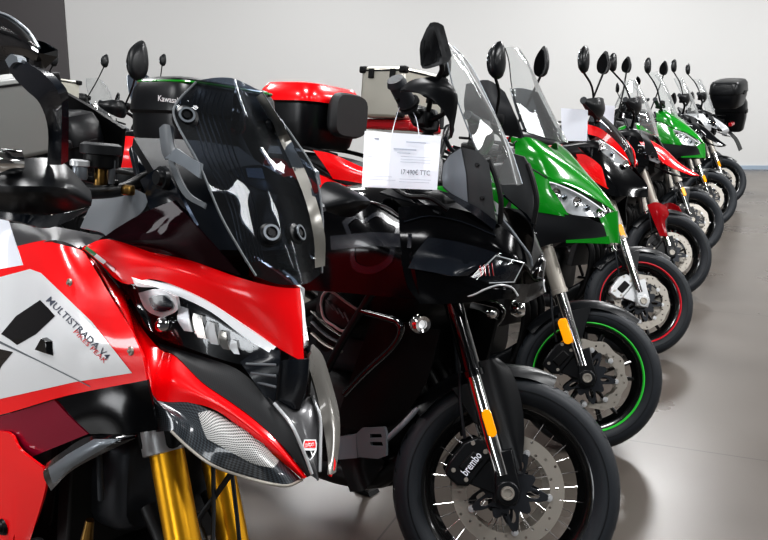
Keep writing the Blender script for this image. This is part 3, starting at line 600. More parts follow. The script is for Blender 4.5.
    shield(0, 310, 450, 5.8, 9.2, 'red', 'shield_emblem_field', .005, [(-1, .85), (-.6, 1), (-.25, .98)])
    shield(0, 310, 450, 5.6, 9.0, 'black', 'shield_emblem_field', .005, [(.05, .95), (.45, .65), (.8, .3), (1, .03)])
    fr.text(bb, 'DUCATI', [(305.5, 443.5), (314, 442.5), (314, 446), (305.5, 447)], 'emblem_lettering', 'white', bk, 0, .02, .006)
    # ---- duct box under the hood
    d = R([[(278, 366, -.05), (284, 360, -.035), (309, 359, 0)], [(276, 384, -.052), (282, 384, -.037), (307, 384, 0)], [(272, 404, -.058), (279, 407, -.04), (300, 409, 0)]])
    MB().sheet(sym(d), 4, .006).build('sensor_box', 'duct', root)
    MB().sheet(R([[(240, 362, -.11), (258, 350, -.075), (280, 350, -.05)], [(250, 376, -.10), (266, 368, -.075), (279, 368, -.056)], [(266, 398, -.075), (271, 402, -.066), (274, 404, -.062)]]), 4, .004).both('duct_side', 'duct', root)
    for i in range(3):
        MB().tube([fr.P(246+i*5, 364+i*9, -.108+i*.01), fr.P(276, 365+i*11, -.066)], .0025, 8).both('duct_rib', 'grey', root)
    # ---- carbon wing under the beak with mesh grille
    cw = R([[(147, 381, -.278), (152, 398, -.27), (168, 402, -.25), (196, 404, -.205), (238, 426, -.138), (270, 452, -.09), (300, 478, -.025)],
            [(155, 410, -.272), (172, 415, -.262), (190, 424, -.23), (215, 440, -.20), (245, 452, -.155), (275, 468, -.10), (300, 479, -.028)],
            [(156, 432, -.262), (172, 432, -.268), (188, 447, -.245), (212, 464, -.21), (240, 474, -.16), (282, 484, -.09), (302, 480, -.022)]])
    m = MB().sheet(cw, 4, .004); wg = m.build('lower_wing', 'carbon', root); m.build('lower_wing', 'carbon', root, flip=True, xf=lambda v: V((v.x-.07, v.y*.55, v.z)))
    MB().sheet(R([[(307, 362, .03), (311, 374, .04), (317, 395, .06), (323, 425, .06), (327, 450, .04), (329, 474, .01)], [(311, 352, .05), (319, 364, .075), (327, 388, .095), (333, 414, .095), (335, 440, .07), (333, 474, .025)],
                  [(313, 344, .07), (323, 356, .10), (332, 384, .125), (339, 412, .125), (340, 438, .10), (336, 472, .045)]]), 4, .004).build('beak_flank_sheen', 'flanksheen', root)  # grazing reflection on the far beak side, put into the silver colour
    MB().tube(R([[(333, 456, .05), (334, 466, .04), (330, 476, .02)]])[0], .003, 6, 3).build('flank_edge', 'red', root); wb = fr.bvh(wg)
    fr.decal(wb, [[(198, 413), (212, 411), (230, 421), (254, 435), (279, 461)], [(202, 427), (218, 431), (236, 442), (255, 452), (277, 464)], [(207, 439), (222, 447), (238, 456), (254, 464), (273, 468)]], 'mesh_grille', 'grille', wg, 6, .003, False)
    MB().tube(R([[(171, 431, -.27), (190, 449, -.246), (212, 465, -.212), (240, 475.5, -.162), (282, 486, -.092), (302, 480, -.024)]])[0], .0025, 8, 5).build('wing_edge', 'steel', wg)
    fr.ys = .74
    # ---- smoked windscreen
    sr = [[(196, 82, -.10), (212, 78, -.05), (231, 78, 0)], [(176, 104, -.155), (205, 102, -.075), (238, 98, 0)], [(176, 122, -.175), (208, 124, -.085), (246, 120, 0)], [(199, 164, -.175), (232, 166, -.085), (262, 162, 0)],
          [(220, 214, -.155), (250, 214, -.075), (278, 206, 0)], [(240, 250, -.125), (266, 252, -.06), (290, 248, 0)], [(256, 276, -.10), (280, 284, -.045), (301, 284, 0)]]
    rows = sym([[fr.P(*p) for p in r] for r in sr]); ws = MB().sheet(rows, 5, .004).build('windscreen', 'smoke', root); sb = fr.bvh(ws)
    edge = [r[0] for r in rows]; MB().tube(edge, .0022, 6, 5).both('screen_edge', 'grey', ws)
    for x, y, r_ in ((186, 117, .022), (270, 234, .020)):
        p = fr.hit(sb, x, y, 0); nn = V((.8, -.35, .35)).normalized()
        m = MB().lathe([(.0, .010), (.006, .010), (.0065, .006), (.011, .006), (.0115, .010), (.0145, .010), (r_-.006, .003), (r_, .0), (r_+.001, -.012)], p, nn, 28)
        m.both('screen_mount', 'plastic', ws)
        MB().lathe([(.0105, .0115), (.0145, .0115), (.015, .0095)], p, nn, 24).both('mount_ring', 'lightgrey', ws)
    # dark structure behind the screen: instrument hood
    MB().sheet(sym([[(-.40, -.12, 1.38), (-.38, 0, 1.385)], [(-.27, -.14, 1.31), (-.25, 0, 1.32)], [(-.17, -.11, 1.20), (-.14, 0, 1.20)]]), 4, .02).build('instrument_hood', 'matte', root)
    MB().box((-.42, 0, 1.31), (.02, .20, .12), Matrix.Rotation(-.5, 3, 'Y')).build('display', 'duct', root, bevel=.006)
    inn = lambda pts, o=-.03: [fr.hit(sb, x, y, o) for x, y in pts]
    for i in range(7):
        MB().tube(inn([(197+i*5, 90+i*.5), (192+i*5, 112), (200+i*5, 138), (207+i*5, 160), (222+i*4.5, 188), (232+i*4, 212), (238+i*3.5, 238), (246+i*3, 262)], -.008), .0016, 6, 3).build('screen_rib', 'shieldgrey', ws)
    MB().sheet([inn(q) for q in ([(228, 170), (246, 166), (266, 167), (298, 188)], [(236, 176), (252, 178), (272, 181), (299, 191)], [(248, 184), (262, 190), (280, 194), (300, 195)])], 4, .004).build('instrument_lens', 'duct', root)
    MB().sheet([inn(q, -.027) for q in ([(246, 168), (262, 168)], [(248, 177), (265, 179)])], 3, .003).build('display_highlight', 'silver', root)  # bright quad standing in for the highlight on the instrument
    MB().sheet([inn(q, .0025) for q in ([(262, 93), (256, 97)], [(278, 116), (270, 120)], [(291, 140), (281, 143)], [(306, 172), (296, 176)], [(317, 202), (307, 206)], [(325, 236), (314, 240)], [(325, 266), (315, 268)])], 4, 0).build('screen_wing_sheen', 'wingsheen', ws)  # grazing sheen on the screen's far edge, coloured in as grey
    # deflectors beside the screen
    m = MB().sheet(R([[(104, 237, -.245), (120, 226, -.235), (145, 212, -.22), (172, 201, -.205)], [(125, 243, -.235), (150, 240, -.22), (175, 232, -.20), (196, 226, -.185)], [(150, 252, -.205), (180, 258, -.18), (210, 266, -.15), (241, 276, -.11)]]), 5, .003)
    m.both('side_deflector', 'redsmoke', root)
    # grey screen brackets
    MB().sheet(R([[(159, 128, -.185), (164, 124, -.185), (170, 125, -.18)], [(161, 150, -.195), (168, 148, -.195), (174, 146, -.185)], [(165, 160, -.195), (172, 156, -.195), (178, 152, -.185)]]), 3, .01).both('screen_bracket', 'grey', root)
    MB().sheet(R([[(165, 158, -.20), (176, 148, -.19)], [(182, 166, -.195), (188, 156, -.185)], [(199, 178, -.185), (200, 163, -.18)]]), 3, .008).both('screen_bracket', 'lightgrey', root)
    MB().sheet(R([[(167, 158, -.20), (173, 160, -.195)], [(176, 182, -.20), (182, 182, -.195)], [(186, 198, -.20), (192, 196, -.195)], [(204, 208, -.185), (206, 203, -.18)]]), 3, .006).both('screen_bracket', 'grey', root)
    MB().sheet(R([[(140, 180, -.20), (158, 168, -.20), (168, 172, -.195)], [(146, 196, -.21), (164, 190, -.205), (180, 196, -.20)], [(150, 210, -.215), (172, 203, -.20), (196, 226, -.18)]]), 4, .006).both('mount_plate', 'duct', root)
    p = fr.P(162, 178, -.215); MB().lathe([(0, -.012), (.012, -.012), (.014, -.004), (.02, -.004), (.021, .004)], p, (0, 1, 0), 24).both('mount_bolt', 'plastic', root)
    MB().sheet(R([[(205, 172, -.12), (228, 166, -.06), (262, 168, 0)], [(228, 178, -.10), (250, 172, -.05), (278, 176, 0)]]), 3, .004)
    # ---- tank shoulder and cockpit bits
    MB().sheet(R([[(-60, 215, -.30), (0, 222, -.29), (50, 226, -.26), (104, 236, -.21)], [(-60, 240, -.335), (20, 246, -.33), (55, 240, -.325), (84, 250, -.284)]]), 4, .006).both('tank_shroud', 'beakgrey', root)
    MB().sheet(R([[(92, 190, -.20), (120, 184, -.18), (150, 196, -.17)], [(90, 205, -.22), (118, 206, -.20), (140, 214, -.20)], [(80, 228, -.24), (100, 232, -.23), (106, 236, -.235)]]), 4, .006).both('cockpit_panel', 'grey', root)
    # handlebar group
    fr.ys = 1.0
    hbm = MB().tube([fr.P(150, 175, -.08), fr.P(120, 190, -.16), fr.P(70, 192, -.30), fr.P(10, 190, -.44)], .012, 12, 5).build('handlebar', 'dark', root)
    MB().tube([fr.P(60, 190, -.33), fr.P(5, 188, -.46)], .019, 16).build('grip', 'rubber', hbm)
    MB().tube([(-.50, .05, 1.26), (-.52, .16, 1.28), (-.58, .30, 1.28), (-.64, .44, 1.27)], .012, 12, 5).build('handlebar', 'dark', root)
    MB().tube([(-.59, .32, 1.28), (-.645, .46, 1.27)], .019, 16).build('grip', 'rubber', root)
    m = MB().sheet(R([[(-15, 158, -.455), (20, 158, -.43), (60, 161, -.375), (91, 191, -.335)], [(-15, 185, -.485), (22, 186, -.46), (64, 188, -.405), (92, 200, -.342)], [(-15, 208, -.465), (20, 213, -.445), (55, 214, -.40), (91, 206, -.345)]]), 5, .005)
    gd = m.build('handguard', 'plastic', root)
    MB().sheet(R([[(-15, 208, -.467), (20, 214, -.447), (55, 215, -.402), (90, 207, -.345)], [(-15, 216, -.47), (20, 222, -.45), (50, 228, -.41), (86, 212, -.35)]]), 4, .004).build('guard_lip', 'duct', gd)
    MB().lathe([(0, -.02), (.014, -.02), (.018, -.01), (.018, .02)], fr.P(4, 162, -.47), (0, 1, 0), 20).build('bar_end_weight', 'chrome', gd)
    m.build('handguard', 'plastic', root, xf=lambda v: v+V((-.25, 0, -.02)), flip=True)
    # mirror on its flat arm
    mo = [[(-60, 5, -.40), (-20, 8, -.40), (0, 13, -.40), (14, 20, -.40), (30, 34, -.40)], [(-60, 30, -.43), (-15, 30, -.43), (5, 34, -.43), (22, 40, -.43), (38, 50, -.425)],
          [(-60, 60, -.42), (-15, 55, -.42), (6, 56, -.42), (22, 58, -.42), (36, 62, -.42)]]
    mm = MB().sheet(R(mo), 5, .03); mi_ = mm.build('mirror', 'black', root)
    MB().sheet([[v+V((-.034, .02, -.004)) for v in r] for r in R(mo)], 4, .003).build('mirror_glass', 'mirror', mi_)
    MB().tube(R([[(-20, 7, -.402), (0, 12.5, -.402), (14, 19, -.402), (30, 33, -.402), (39, 48, -.42)]])[0], .002, 6, 4).build('mirror_rim', 'lightgrey', mi_)
    MB().sheet(R([[(-60, 58, -.39), (0, 55, -.39), (20, 66, -.39)], [(-60, 78, -.38), (-10, 76, -.38), (8, 74, -.38)]]), 4, .02).build('mirror_back', 'duct', mi_)
    fr.ys = 1.12
    arm = R([[(4, 60, -.405), (11, 53, -.405), (19, 57, -.405)], [(13, 76, -.41), (22, 67, -.41), (31, 65, -.41)], [(26, 90, -.41), (36, 80, -.41), (46, 76, -.41)], [(40, 104, -.405), (50, 96, -.405), (59, 94, -.405)], [(48, 130, -.39), (54, 122, -.39), (62, 118, -.39)], [(47, 165, -.36), (54, 165, -.36), (61, 165, -.36)]])
    MB().sheet(arm, 4, .012).build('mirror_arm', 'duct', root)
    MB().sheet(R([[(5, 60, -.413), (11, 54, -.413), (17, 57, -.413)], [(9, 68, -.413), (13, 63, -.413), (18, 62, -.413)]]), 3, .012).build('arm_cap', 'lightgrey', mi_)
    fr.ys = 1.0
    mc = P_ = fr.P(238, 118, .42); m2 = mirror_mesh(mc, 1, .8).build('mirror', 'black', root); MB().tube([(-.58, .34, 1.29), mc+V((0, 0, -.04))], .008, 8).build('mirror_arm', 'dark', root)
    # reservoirs and adjusters
    for (x, y, yy, r_, h, mt) in ((101, 149, -.20, .036, .022, 'matte'), (101, 160, -.20, .030, .03, 'dark'), (80, 163, -.24, .017, .012, 'silver'), (80, 171, -.24, .013, .03, 'lightgrey'), (101, 176, -.20, .012, .05, 'bronze'), (112, 170, -.19, .006, .05, 'grey'), (89, 158, -.22, .007, .05, 'grey'), (128, 190, -.17, .012, .018, 'bronze')):
        p = fr.P(x, y, yy); MB().lathe([(0, .5*h), (r_*.8, .5*h), (r_, .3*h), (r_, -.4*h), (r_*.85, -.5*h), (0, -.5*h)], p, (0, 0, 1), 24).build('fluid_reservoir', mt, root)
    MB().tube([fr.P(75, 175, -.24), fr.P(100, 182, -.20), fr.P(118, 183, -.17)], .006, 8, 4).build('lever', 'dark', root)
    
    MB().tube([fr.P(232, 472, -.02), fr.P(216, 495, -.03), fr.P(198, 522, -.04), fr.P(200, 545, -.04)], .0055, 8, 4).build('brake_hose', 'rubber', root)
    return fr
# ================================================================== BLACK ADVENTURE BIKE
def black_bike():
    fr = Fr(504, 489, 39, 7, .332, steer=38, name='motorcycle'); root = fr.root; R = fr.rows; P = fr.P
    tag(root, 'gloss black adventure motorcycle with wire-spoked wheels and a white price card on its bars', 'motorcycle')
    front_end(fr, dict(rr=.253, w=.13, kind='spoke', nsp=14, usd=1, upper='black', lower='chrome', split=.34, L=.66, rbig=.0275, axlemat='plastic', fender='plastic', fa0=74, fa1=150, fgap=.028, refl=.20, brembo=1, ro=.16, wf=.075))
    rear_end(fr, dict(kind='spoke', seatz=.92, header='dark'))
    for sg in (-1, 1):
        g = [[(-.4226*q+.012, sg*.106, .332+.906*q), (-.4226*q+.05, sg*.116, .332+.906*q+.012), (-.4226*q+w, sg*.108, .332+.906*q+.02)] for q, w in ((.38, .07), (.35, .10), (.27, .105), (.18, .09), (.09, .06), (.05, .035))]
        MB().sheet(g, 4, .005).build('fork_guard', 'plastic', root, fr.st)
    # tank with shoulder shroud
    tk = MB().body([(-.34, 1.02, .10, .06), (-.38, 1.03, .19, .10), (-.50, 1.03, .24, .145), (-.68, 1.0, .24, .16), (-.86, .96, .19, .13), (-.98, .92, .13, .08), (-1.02, .90, .10, .05)], 5, 32, 2.5).build('fuel_tank', 'black', root); tb = fr.bvh(tk)
    sh = R([[(300, 197, -.27), (330, 195, -.275), (365, 197, -.275), (404, 218, -.25)], [(300, 240, -.31), (335, 240, -.315), (375, 245, -.31), (412, 255, -.28)], [(300, 290, -.31), (335, 292, -.315), (378, 296, -.30), (420, 300, -.27)]])
    m = MB().sheet(sh, 5, .006); so = m.build('tank_shroud', 'blackdeep', root); m.build('tank_shroud', 'blackdeep', root, flip=True); sb = fr.bvh(so)
    # shield outline decal
    def path(pts, w, mt, nme, closed=True):
        n = len(pts); L = pts+[pts[0]] if closed else pts
        ring = spline([V((p[0], p[1], 0)) for p in L], 3); c = sum((V((p[0], p[1], 0)) for p in pts), V())/n
        r0 = [fr.hit(sb, p.x, p.y, .0025) for p in ring]; r1 = [fr.hit(sb, c.x+(p.x-c.x)*w, c.y+(p.y-c.y)*w, .0025) for p in ring]
        MB().sheet([r0, r1], 1, 0).build(nme, mt, so)
    path([(342, 222), (352, 214), (362, 220), (378, 211), (392, 220), (402, 226), (396, 240), (392, 262), (372, 274), (352, 268), (350, 244)], .80, 'shield', 'shield_outline')
    fr.decal(sb, [[(330, 236), (372, 232), (412, 234)], [(331, 250), (372, 246), (411, 248)]], 'shield_bar', 'shield', so, 4, .003)
    MB().tube(R([[(319, 199, -.285), (350, 199, -.285), (385, 206, -.275), (406, 222, -.255)]])[0], .003, 8, 4).both('shroud_highlight', 'beakgrey', so)  # glossy highlight along the shroud, drawn as a grey line
    # front fairing
    fr.ys = .78
    ff = R([[(398, 207, -.34), (430, 205, -.265), (462, 210, -.19), (494, 222, -.13), (515, 238, -.07), (531, 258, 0)],
            [(400, 230, -.38), (432, 232, -.29), (466, 236, -.215), (494, 244, -.16), (516, 256, -.09), (531, 268, 0)],
            [(402, 266, -.385), (434, 268, -.30), (470, 276, -.215), (498, 256, -.15), (522, 262, -.08), (532, 274, 0)]])
    fn = MB().sheet([ff[0], ff[1], ff[2]], 5, .005); fn.both('front_fairing', 'blackdeep', root); fnb = fn.build('fairing_temp', 'black', root); ib = fr.bvh(fnb); bpy.data.objects.remove(fnb)
    ip = MB().sheet([[fr.hit(ib, x, y, .006) for x, y in q] for q in ([(428, 237), (455, 241), (478, 247), (500, 254)], [(416, 252), (442, 258), (466, 264), (486, 262)], [(408, 268), (432, 272), (452, 276), (468, 276)])], 4, .004, True); ip.both('reflection_panel', 'duct', root)  # raised sheet added to the fairing, tilted to catch a reflection
    MB().tube([fr.hit(ib, x, y, .004) for x, y in ((404, 222), (430, 216), (462, 222), (496, 236))], .0025, 6, 3).both('panel_crease', 'duct', root)
    lowf = R([[(402, 264, -.385), (434, 267, -.30), (470, 277, -.222), (496, 284, -.16), (514, 284, -.10), (529, 284, 0)], [(408, 287, -.375), (438, 290, -.295), (472, 290, -.225), (498, 289, -.165), (515, 292, -.10), (527, 296, 0)], [(420, 304, -.35), (446, 304, -.28), (474, 302, -.215), (500, 299, -.16), (514, 300, -.09), (524, 304, 0)]])
    MB().sheet(lowf, 5, .005).both('chin_fairing', 'blackdeep', root)
    MB().tube(R([[(454, 295, -.245), (470, 296, -.226), (486, 289, -.195), (500, 285, -.16), (512, 288, -.115), (518, 296, -.10)]])[0], .003, 8, 5).both('chin_edge', 'silver', root)
    MB().sheet([[(-.42, -.16, 1.16), (-.42, 0, 1.2), (-.42, .16, 1.16)], [(-.2, -.16, 1.12), (-.2, 0, 1.14), (-.2, .16, 1.12)], [(-.06, -.08, 1.04), (-.04, 0, 1.06), (-.06, .08, 1.04)]], 4, .006).build('top_cowl', 'plastic', root)
    # headlight
    for fl in (False, True):
        hl = MB().sheet([[v+V((-.012, .008, 0)) for v in r] for r in R([[(471, 277, -.222), (496, 254, -.158), (524, 263, -.075)], [(480, 281, -.21), (503, 268, -.15), (522, 273, -.08)], [(489, 284, -.185), (505, 282, -.14), (514, 283, -.10)]])], 4, .006).build('headlight', 'duct', root, flip=fl)
        MB().tube(R([[(475, 276, -.218), (496, 255.5, -.163), (524, 263, -.078), (514, 282, -.105), (489, 283, -.18)]])[0], .0022, 6, 1).build('headlight_rim', 'silver', hl, flip=fl)
        for i in range(4):
            MB().tube(R([[(480+i*4, 266-i*1, -.205+i*.01), (482+i*4, 276, -.205+i*.01)]])[0], .002, 6).build('reflector_blade', 'chrome', hl, flip=fl)
        MB().sheet(R([[(471, 277, -.226), (496, 253, -.162), (525, 262, -.077)], [(480, 281, -.214), (503, 268, -.154), (523, 273, -.082)], [(489, 284.5, -.188), (505, 283, -.143), (515, 284, -.102)]]), 4, 0).build('headlight_glass', 'lens', hl, flip=fl)
    # highlight on the nose ridge, painted as silver lines 
    MB().tube(R([[(496, 213, -.11), (508, 226, -.08), (520, 242, -.05), (530, 256, -.02), (532, 266, -.01)]])[0], .004, 8, 4).build('nose_highlight', 'lightgrey', root)
    MB().sheet(R([[(493, 200, -.13), (500, 205, -.115)], [(497, 214, -.12), (508, 222, -.10)]]), 3, .004).build('nose_highlight', 'silver', root)
    # grey side deflector
    fr.ys = .72
    gp = R([[(443, 164, -.215), (449, 154, -.21), (461, 147, -.20), (478, 151, -.18), (489, 163, -.165)], [(441, 178, -.225), (448, 176, -.22), (463, 174, -.205), (479, 176, -.19), (492, 188, -.165)], [(443, 188, -.225), (452, 196, -.215), (467, 206, -.20), (482, 214, -.18), (496, 222, -.15)]])
    go = MB().sheet(gp, 4, .005, True); g1 = go.build('side_deflector', 'graphite', root); go.build('side_deflector', 'graphite', root, flip=True); gb = fr.bvh(g1)
    fr.decal(gb, [[(443.5, 164), (450, 155), (461, 148)], [(442, 177), (450, 176), (466, 174)], [(443, 186), (452, 194), (468, 204)]], 'light_facet', 'lightgrey', g1, 4, .003)
    for x, y in ((477, 165), (482, 198)):
        MB().lathe([(0, -.004), (.006, -.003), (.007, .002)], fr.hit(gb, x, y, 0), (0, 1, 0), 12).build('screw', 'dark', g1)
    MB().sheet(R([[(438, 190, -.235), (450, 193, -.225)], [(470, 212, -.21), (478, 208, -.20)], [(494, 230, -.16), (497, 222, -.155)]]), 3, .008).both('deflector_base', 'duct', root)
    MB().tube(R([[(489, 160, -.15), (496, 178, -.145), (501, 200, -.14), (500, 224, -.13)]])[0], .008, 8, 4).both('screen_rail', 'dark', root)
    # clear windscreen
    fr.ys = .7
    wr = [[(445, 44, -.03), (446, 43, -.015), (448, 43, 0)], [(447, 60, -.09), (454, 56, -.045), (460, 58, 0)], [(454, 90, -.125), (466, 86, -.06), (477, 86, 0)], [(466, 124, -.14), (482, 120, -.07), (495, 119, 0)], [(477, 150, -.14), (492, 148, -.07), (507, 150, 0)], [(492, 182, -.12), (504, 184, -.06), (516, 184, 0)]]
    rows = sym([[P(*p) for p in r] for r in wr]); ws = MB().sheet(rows, 5, .004).build('windscreen', 'clear', root)
    MB().tube([r[0] for r in rows], .002, 6, 4).both('screen_edge', 'lightgrey', ws)
    MB().tube([rows[0][2]+V((0, 0, 0))]+[r[2]+V((.003, 0, 0)) for r in rows[1:]], .0012, 6, 4).build('screen_crease', 'silver', ws)
    # instrument behind screen
    fr.ys = 1.0
    MB().box((-.40, 0, 1.26), (.03, .22, .15), Matrix.Rotation(-.4, 3, 'Y')).build('display', 'duct', root, bevel=.01)
    MB().box((-.33, 0, 1.12), (.2, .2, .1)).build('dashboard_cowl', 'dark', root, bevel=.02)
    # handlebar
    hb = MB().tube([(-.43, 0, 1.22), (-.42, -.10, 1.24), P(432, 128, -.22), P(412, 112, -.30), P(398, 96, -.36)], .012, 12, 5).tube([(-.43, 0, 1.22), (-.42, .10, 1.24), (-.46, .22, 1.36), (-.52, .32, 1.38), (-.6, .42, 1.37)], .012, 12, 5).build('handlebar', 'dark', root)
    MB().box((-.42, 0, 1.16), (.05, .12, .14)).build('bar_clamp', 'dark', hb, bevel=.01)
    MB().tube([P(410, 109, -.31), P(397, 83, -.37)], .024, 16).build('grip', 'rubber', hb); MB().tube([P(397, 84, -.37), P(395, 79, -.38)], [.027, .022], 16).build('bar_end_weight', 'rubber', hb)
    MB().loft([[P(x, y, yy) for x, y in ((408+dx, 112+dy), (418+dx, 106+dy), (434+dx, 110), (440, 122), (438, 132), (426, 132+dy), (414+dx, 126+dy))] for dx, dy, yy in ((0, 0, -.26), (-2, -2, -.24), (4, 2, -.18))]).build('switch_housing', 'dark', hb, bevel=.006)
    MB().lathe([(.024, 0), (.03, .006), (.03, .014), (.022, .02)], P(410, 106, -.31), (P(397, 83, -.37)-P(409, 107, -.31)), 20).build('grip_flange', 'dark', hb)
    MB().tube([(-.53, .33, 1.38), (-.61, .44, 1.37)], .019, 16).build('grip', 'rubber', hb)
    MB().tube([P(422, 122, -.26), P(440, 116, -.27), P(452, 106, -.30)], .007, 8, 4).build('lever', 'dark', hb)
    MB().box(P(424, 118, -.26), (.05, .05, .05)).build('switch_pod', 'dark', hb, bevel=.01)
    MB().lathe([(0, .02), (.024, .018), (.026, -.02), (0, -.02)], P(436, 96, -.24), (0, 0, 1), 20).build('fluid_reservoir', 'dark', hb)
    g = R([[(401, 88, -.385), (412, 80, -.375), (430, 77, -.35), (446, 78, -.32), (452, 84, -.30)], [(400, 92, -.39), (412, 88, -.38), (434, 86, -.355), (452, 92, -.32), (458, 100, -.30)], [(404, 91, -.385), (424, 95, -.37), (438, 104, -.345), (450, 122, -.31), (452, 138, -.29)]])
    gd = MB().sheet(g, 5, .006).build('handguard', 'plastic', hb)
    MB().sheet([[(-.42, .36, 1.42), (-.45, .46, 1.42), (-.56, .5, 1.41)], [(-.40, .36, 1.36), (-.43, .47, 1.36), (-.56, .51, 1.36)], [(-.42, .36, 1.30), (-.45, .46, 1.31), (-.56, .5, 1.34)]], 4, .005).build('handguard', 'plastic', hb)
    for pts, r_, mt in ((((392, 186, -.2), (408, 196, -.22), (430, 198, -.22), (448, 210, -.2)), .007, 'dark'), (((402, 180, -.18), (415, 200, -.2), (440, 214, -.2)), .006, 'black'), (((385, 150, -.1), (400, 175, -.12), (424, 188, -.15)), .006, 'dark'), (((430, 130, -.2), (436, 160, -.16), (430, 190, -.14)), .007, 'dark'), (((445, 138, -.2), (452, 150, -.15), (470, 160, -.1)), .006, 'rubber')):
        MB().tube([P(*q) for q in pts], r_, 8, 4).build('cable', mt, root)
    # mirror
    mo = [(434, 22), (438, 24), (444, 46), (447, 57), (444, 63), (436, 66), (426, 69), (424, 65), (423, 50), (424, 42), (430, 28)]
    def mring(dx, k): 
        c = V((435, 46, 0)); return [P(c.x+(p[0]-c.x)*k, c.y+(p[1]-c.y)*k, -.37)+V((dx, 0, 0)) for p in mo]
    mi = MB().loft([mring(-.012, .97), mring(0, 1), mring(.012, .97), mring(.018, .90)]).build('mirror', 'plastic', root)
    MB().loft([mring(-.016, .85), mring(-.0125, .92)]).build('mirror_glass', 'mirror', mi)
    MB().tube([P(441, 62, -.36), P(442, 70, -.35), P(436, 82, -.33), P(433, 90, -.31), P(428, 112, -.27)], .007, 8, 4).build('mirror_stem', 'dark', mi)
    mc = P(445, 66, .34); m2 = mirror_mesh(mc, 1, .6).build('mirror', 'plastic', root); MB().tube([(-.54, .30, 1.38), mc+V((0, 0, -.04))], .007, 8).build('mirror_stem', 'dark', m2)
    # crash bars
    MB().tube([P(374, 290, -.26), P(360, 312, -.27), P(340, 345, -.27), P(322, 380, -.26)], .0125, 12, 4).both('crash_bar', 'plastic', root)
    MB().tube([P(362, 311, -.27), P(384, 317, -.27), P(398, 322, -.27), P(401, 332, -.27), P(392, 348, -.26), P(366, 372, -.25), P(345, 394, -.24)], .011, 12, 5).both('crash_bar', 'black', root)
    # side pod with chrome louvres
    pod = R([[(318, 292, -.22), (330, 288, -.22), (362, 311, -.21)], [(316, 312, -.23), (330, 318, -.23), (350, 326, -.22)], [(316, 345, -.22), (326, 352, -.22), (338, 344, -.21)]])
    po = MB().sheet(pod, 4, .006); p1 = po.build('radiator_pod', 'plastic', root); po.build('radiator_pod', 'plastic', root, flip=True)
    MB().tube(R([[(321, 304, -.235), (323, 295, -.235), (330, 291, -.232), (346, 302, -.225), (360, 313, -.22), (354, 322, -.222), (344, 331, -.228), (334, 326, -.232), (324, 318, -.235), (321, 304, -.235)]])[0], .0045, 8, 4).build('pod_rim', 'silver', p1)
    for i in range(4): MB().tube(R([[(326+i*6, 300+i*4, -.235), (334+i*5, 310+i*4, -.235)]])[0], .003, 6).build('pod_louvre', 'grey', p1)
    for i in range(3): MB().tube(R([[(312, 311+i*11, -.24), (326, 325+i*10, -.24), (342, 336+i*8, -.23)]])[0], .008, 8, 3, flat=.5).build('pod_louvre', ['polish', 'grey', 'steel'][i], p1)
    # fog lamp
    fl = MB().lathe([(0, .0), (.012, .001), (.0125, .012), (.022, .014), (.028, .004), (.030, -.012), (.02, -.03), (0, -.034)], P(421, 324, -.27), V((.85, -.45, .1)), 28).build('fog_lamp', 'chrome', root)
    MB().lathe([(0, .001), (.011, .002)], P(421, 324, -.272), V((.85, -.45, .1)), 20).build('lamp_core', 'lamp', fl)
    MB().lathe([(0, .0), (.012, .001), (.0125, .012), (.022, .014), (.028, .004), (.030, -.012), (.02, -.03), (0, -.034)], V((P(421, 324, -.27).x, .27, P(421, 324, -.27).z)), V((.85, .45, .1)), 28).build('fog_lamp', 'chrome', root)
    MB().lathe([(0, .006), (.011, .002), (.014, -.01), (0, -.02)], P(493, 314, -.15), V((.8, -.5, .1)), 20).build('indicator', 'chrome', root)
    # big dark flank: radiator shrouds and core
    MB().sheet(R([[(372, 318, -.22), (400, 322, -.21), (440, 330, -.16)], [(350, 380, -.21), (385, 385, -.2), (425, 385, -.16)], [(335, 425, -.18), (370, 432, -.18), (395, 425, -.16)]]), 4, .01).both('radiator_shroud', 'dark', root)
    MB().body([(-.52, .82, .17, .14), (-.4, .84, .18, .14), (-.28, .86, .15, .10), (-.24, .88, .12, .06)], 4, 20, 4).build('inner_cowl', 'dark', root)
    # skid plate and grey bracket with slots
    MB().sheet(R([[(336, 436, -.17), (358, 436, -.165), (385, 462, -.12)], [(340, 462, -.17), (360, 464, -.165), (383, 465, -.12)], [(350, 492, -.16), (366, 489, -.16), (384, 466, -.12)]]), 4, .008).both('skid_plate', 'plastic', root)
    sl = fr; q0 = lambda u, v: P(u, v, -.20)
    MB().flat([[(356, 434), (362, 428), (384, 427), (386, 433), (386, 456), (378, 459), (358, 457)], [(370, 434), (381, 434), (382, 438), (370, 438)], [(370, 442), (382, 442), (383, 446), (371, 446)]], q0, .01, (0, 1, 0)).both('engine_bracket', 'grey', root)
    MB().sheet(R([[(338, 437, -.19), (356, 434, -.195)], [(335, 460, -.19), (357, 458, -.195)]]), 3, .02).both('engine_bracket', 'lightgrey', root)
    MB().tube([P(386, 440, -.19), P(402, 425, -.17), P(418, 408, -.14)], .009, 10, 3).both('bracket_strut', 'lightgrey', root)
    return fr
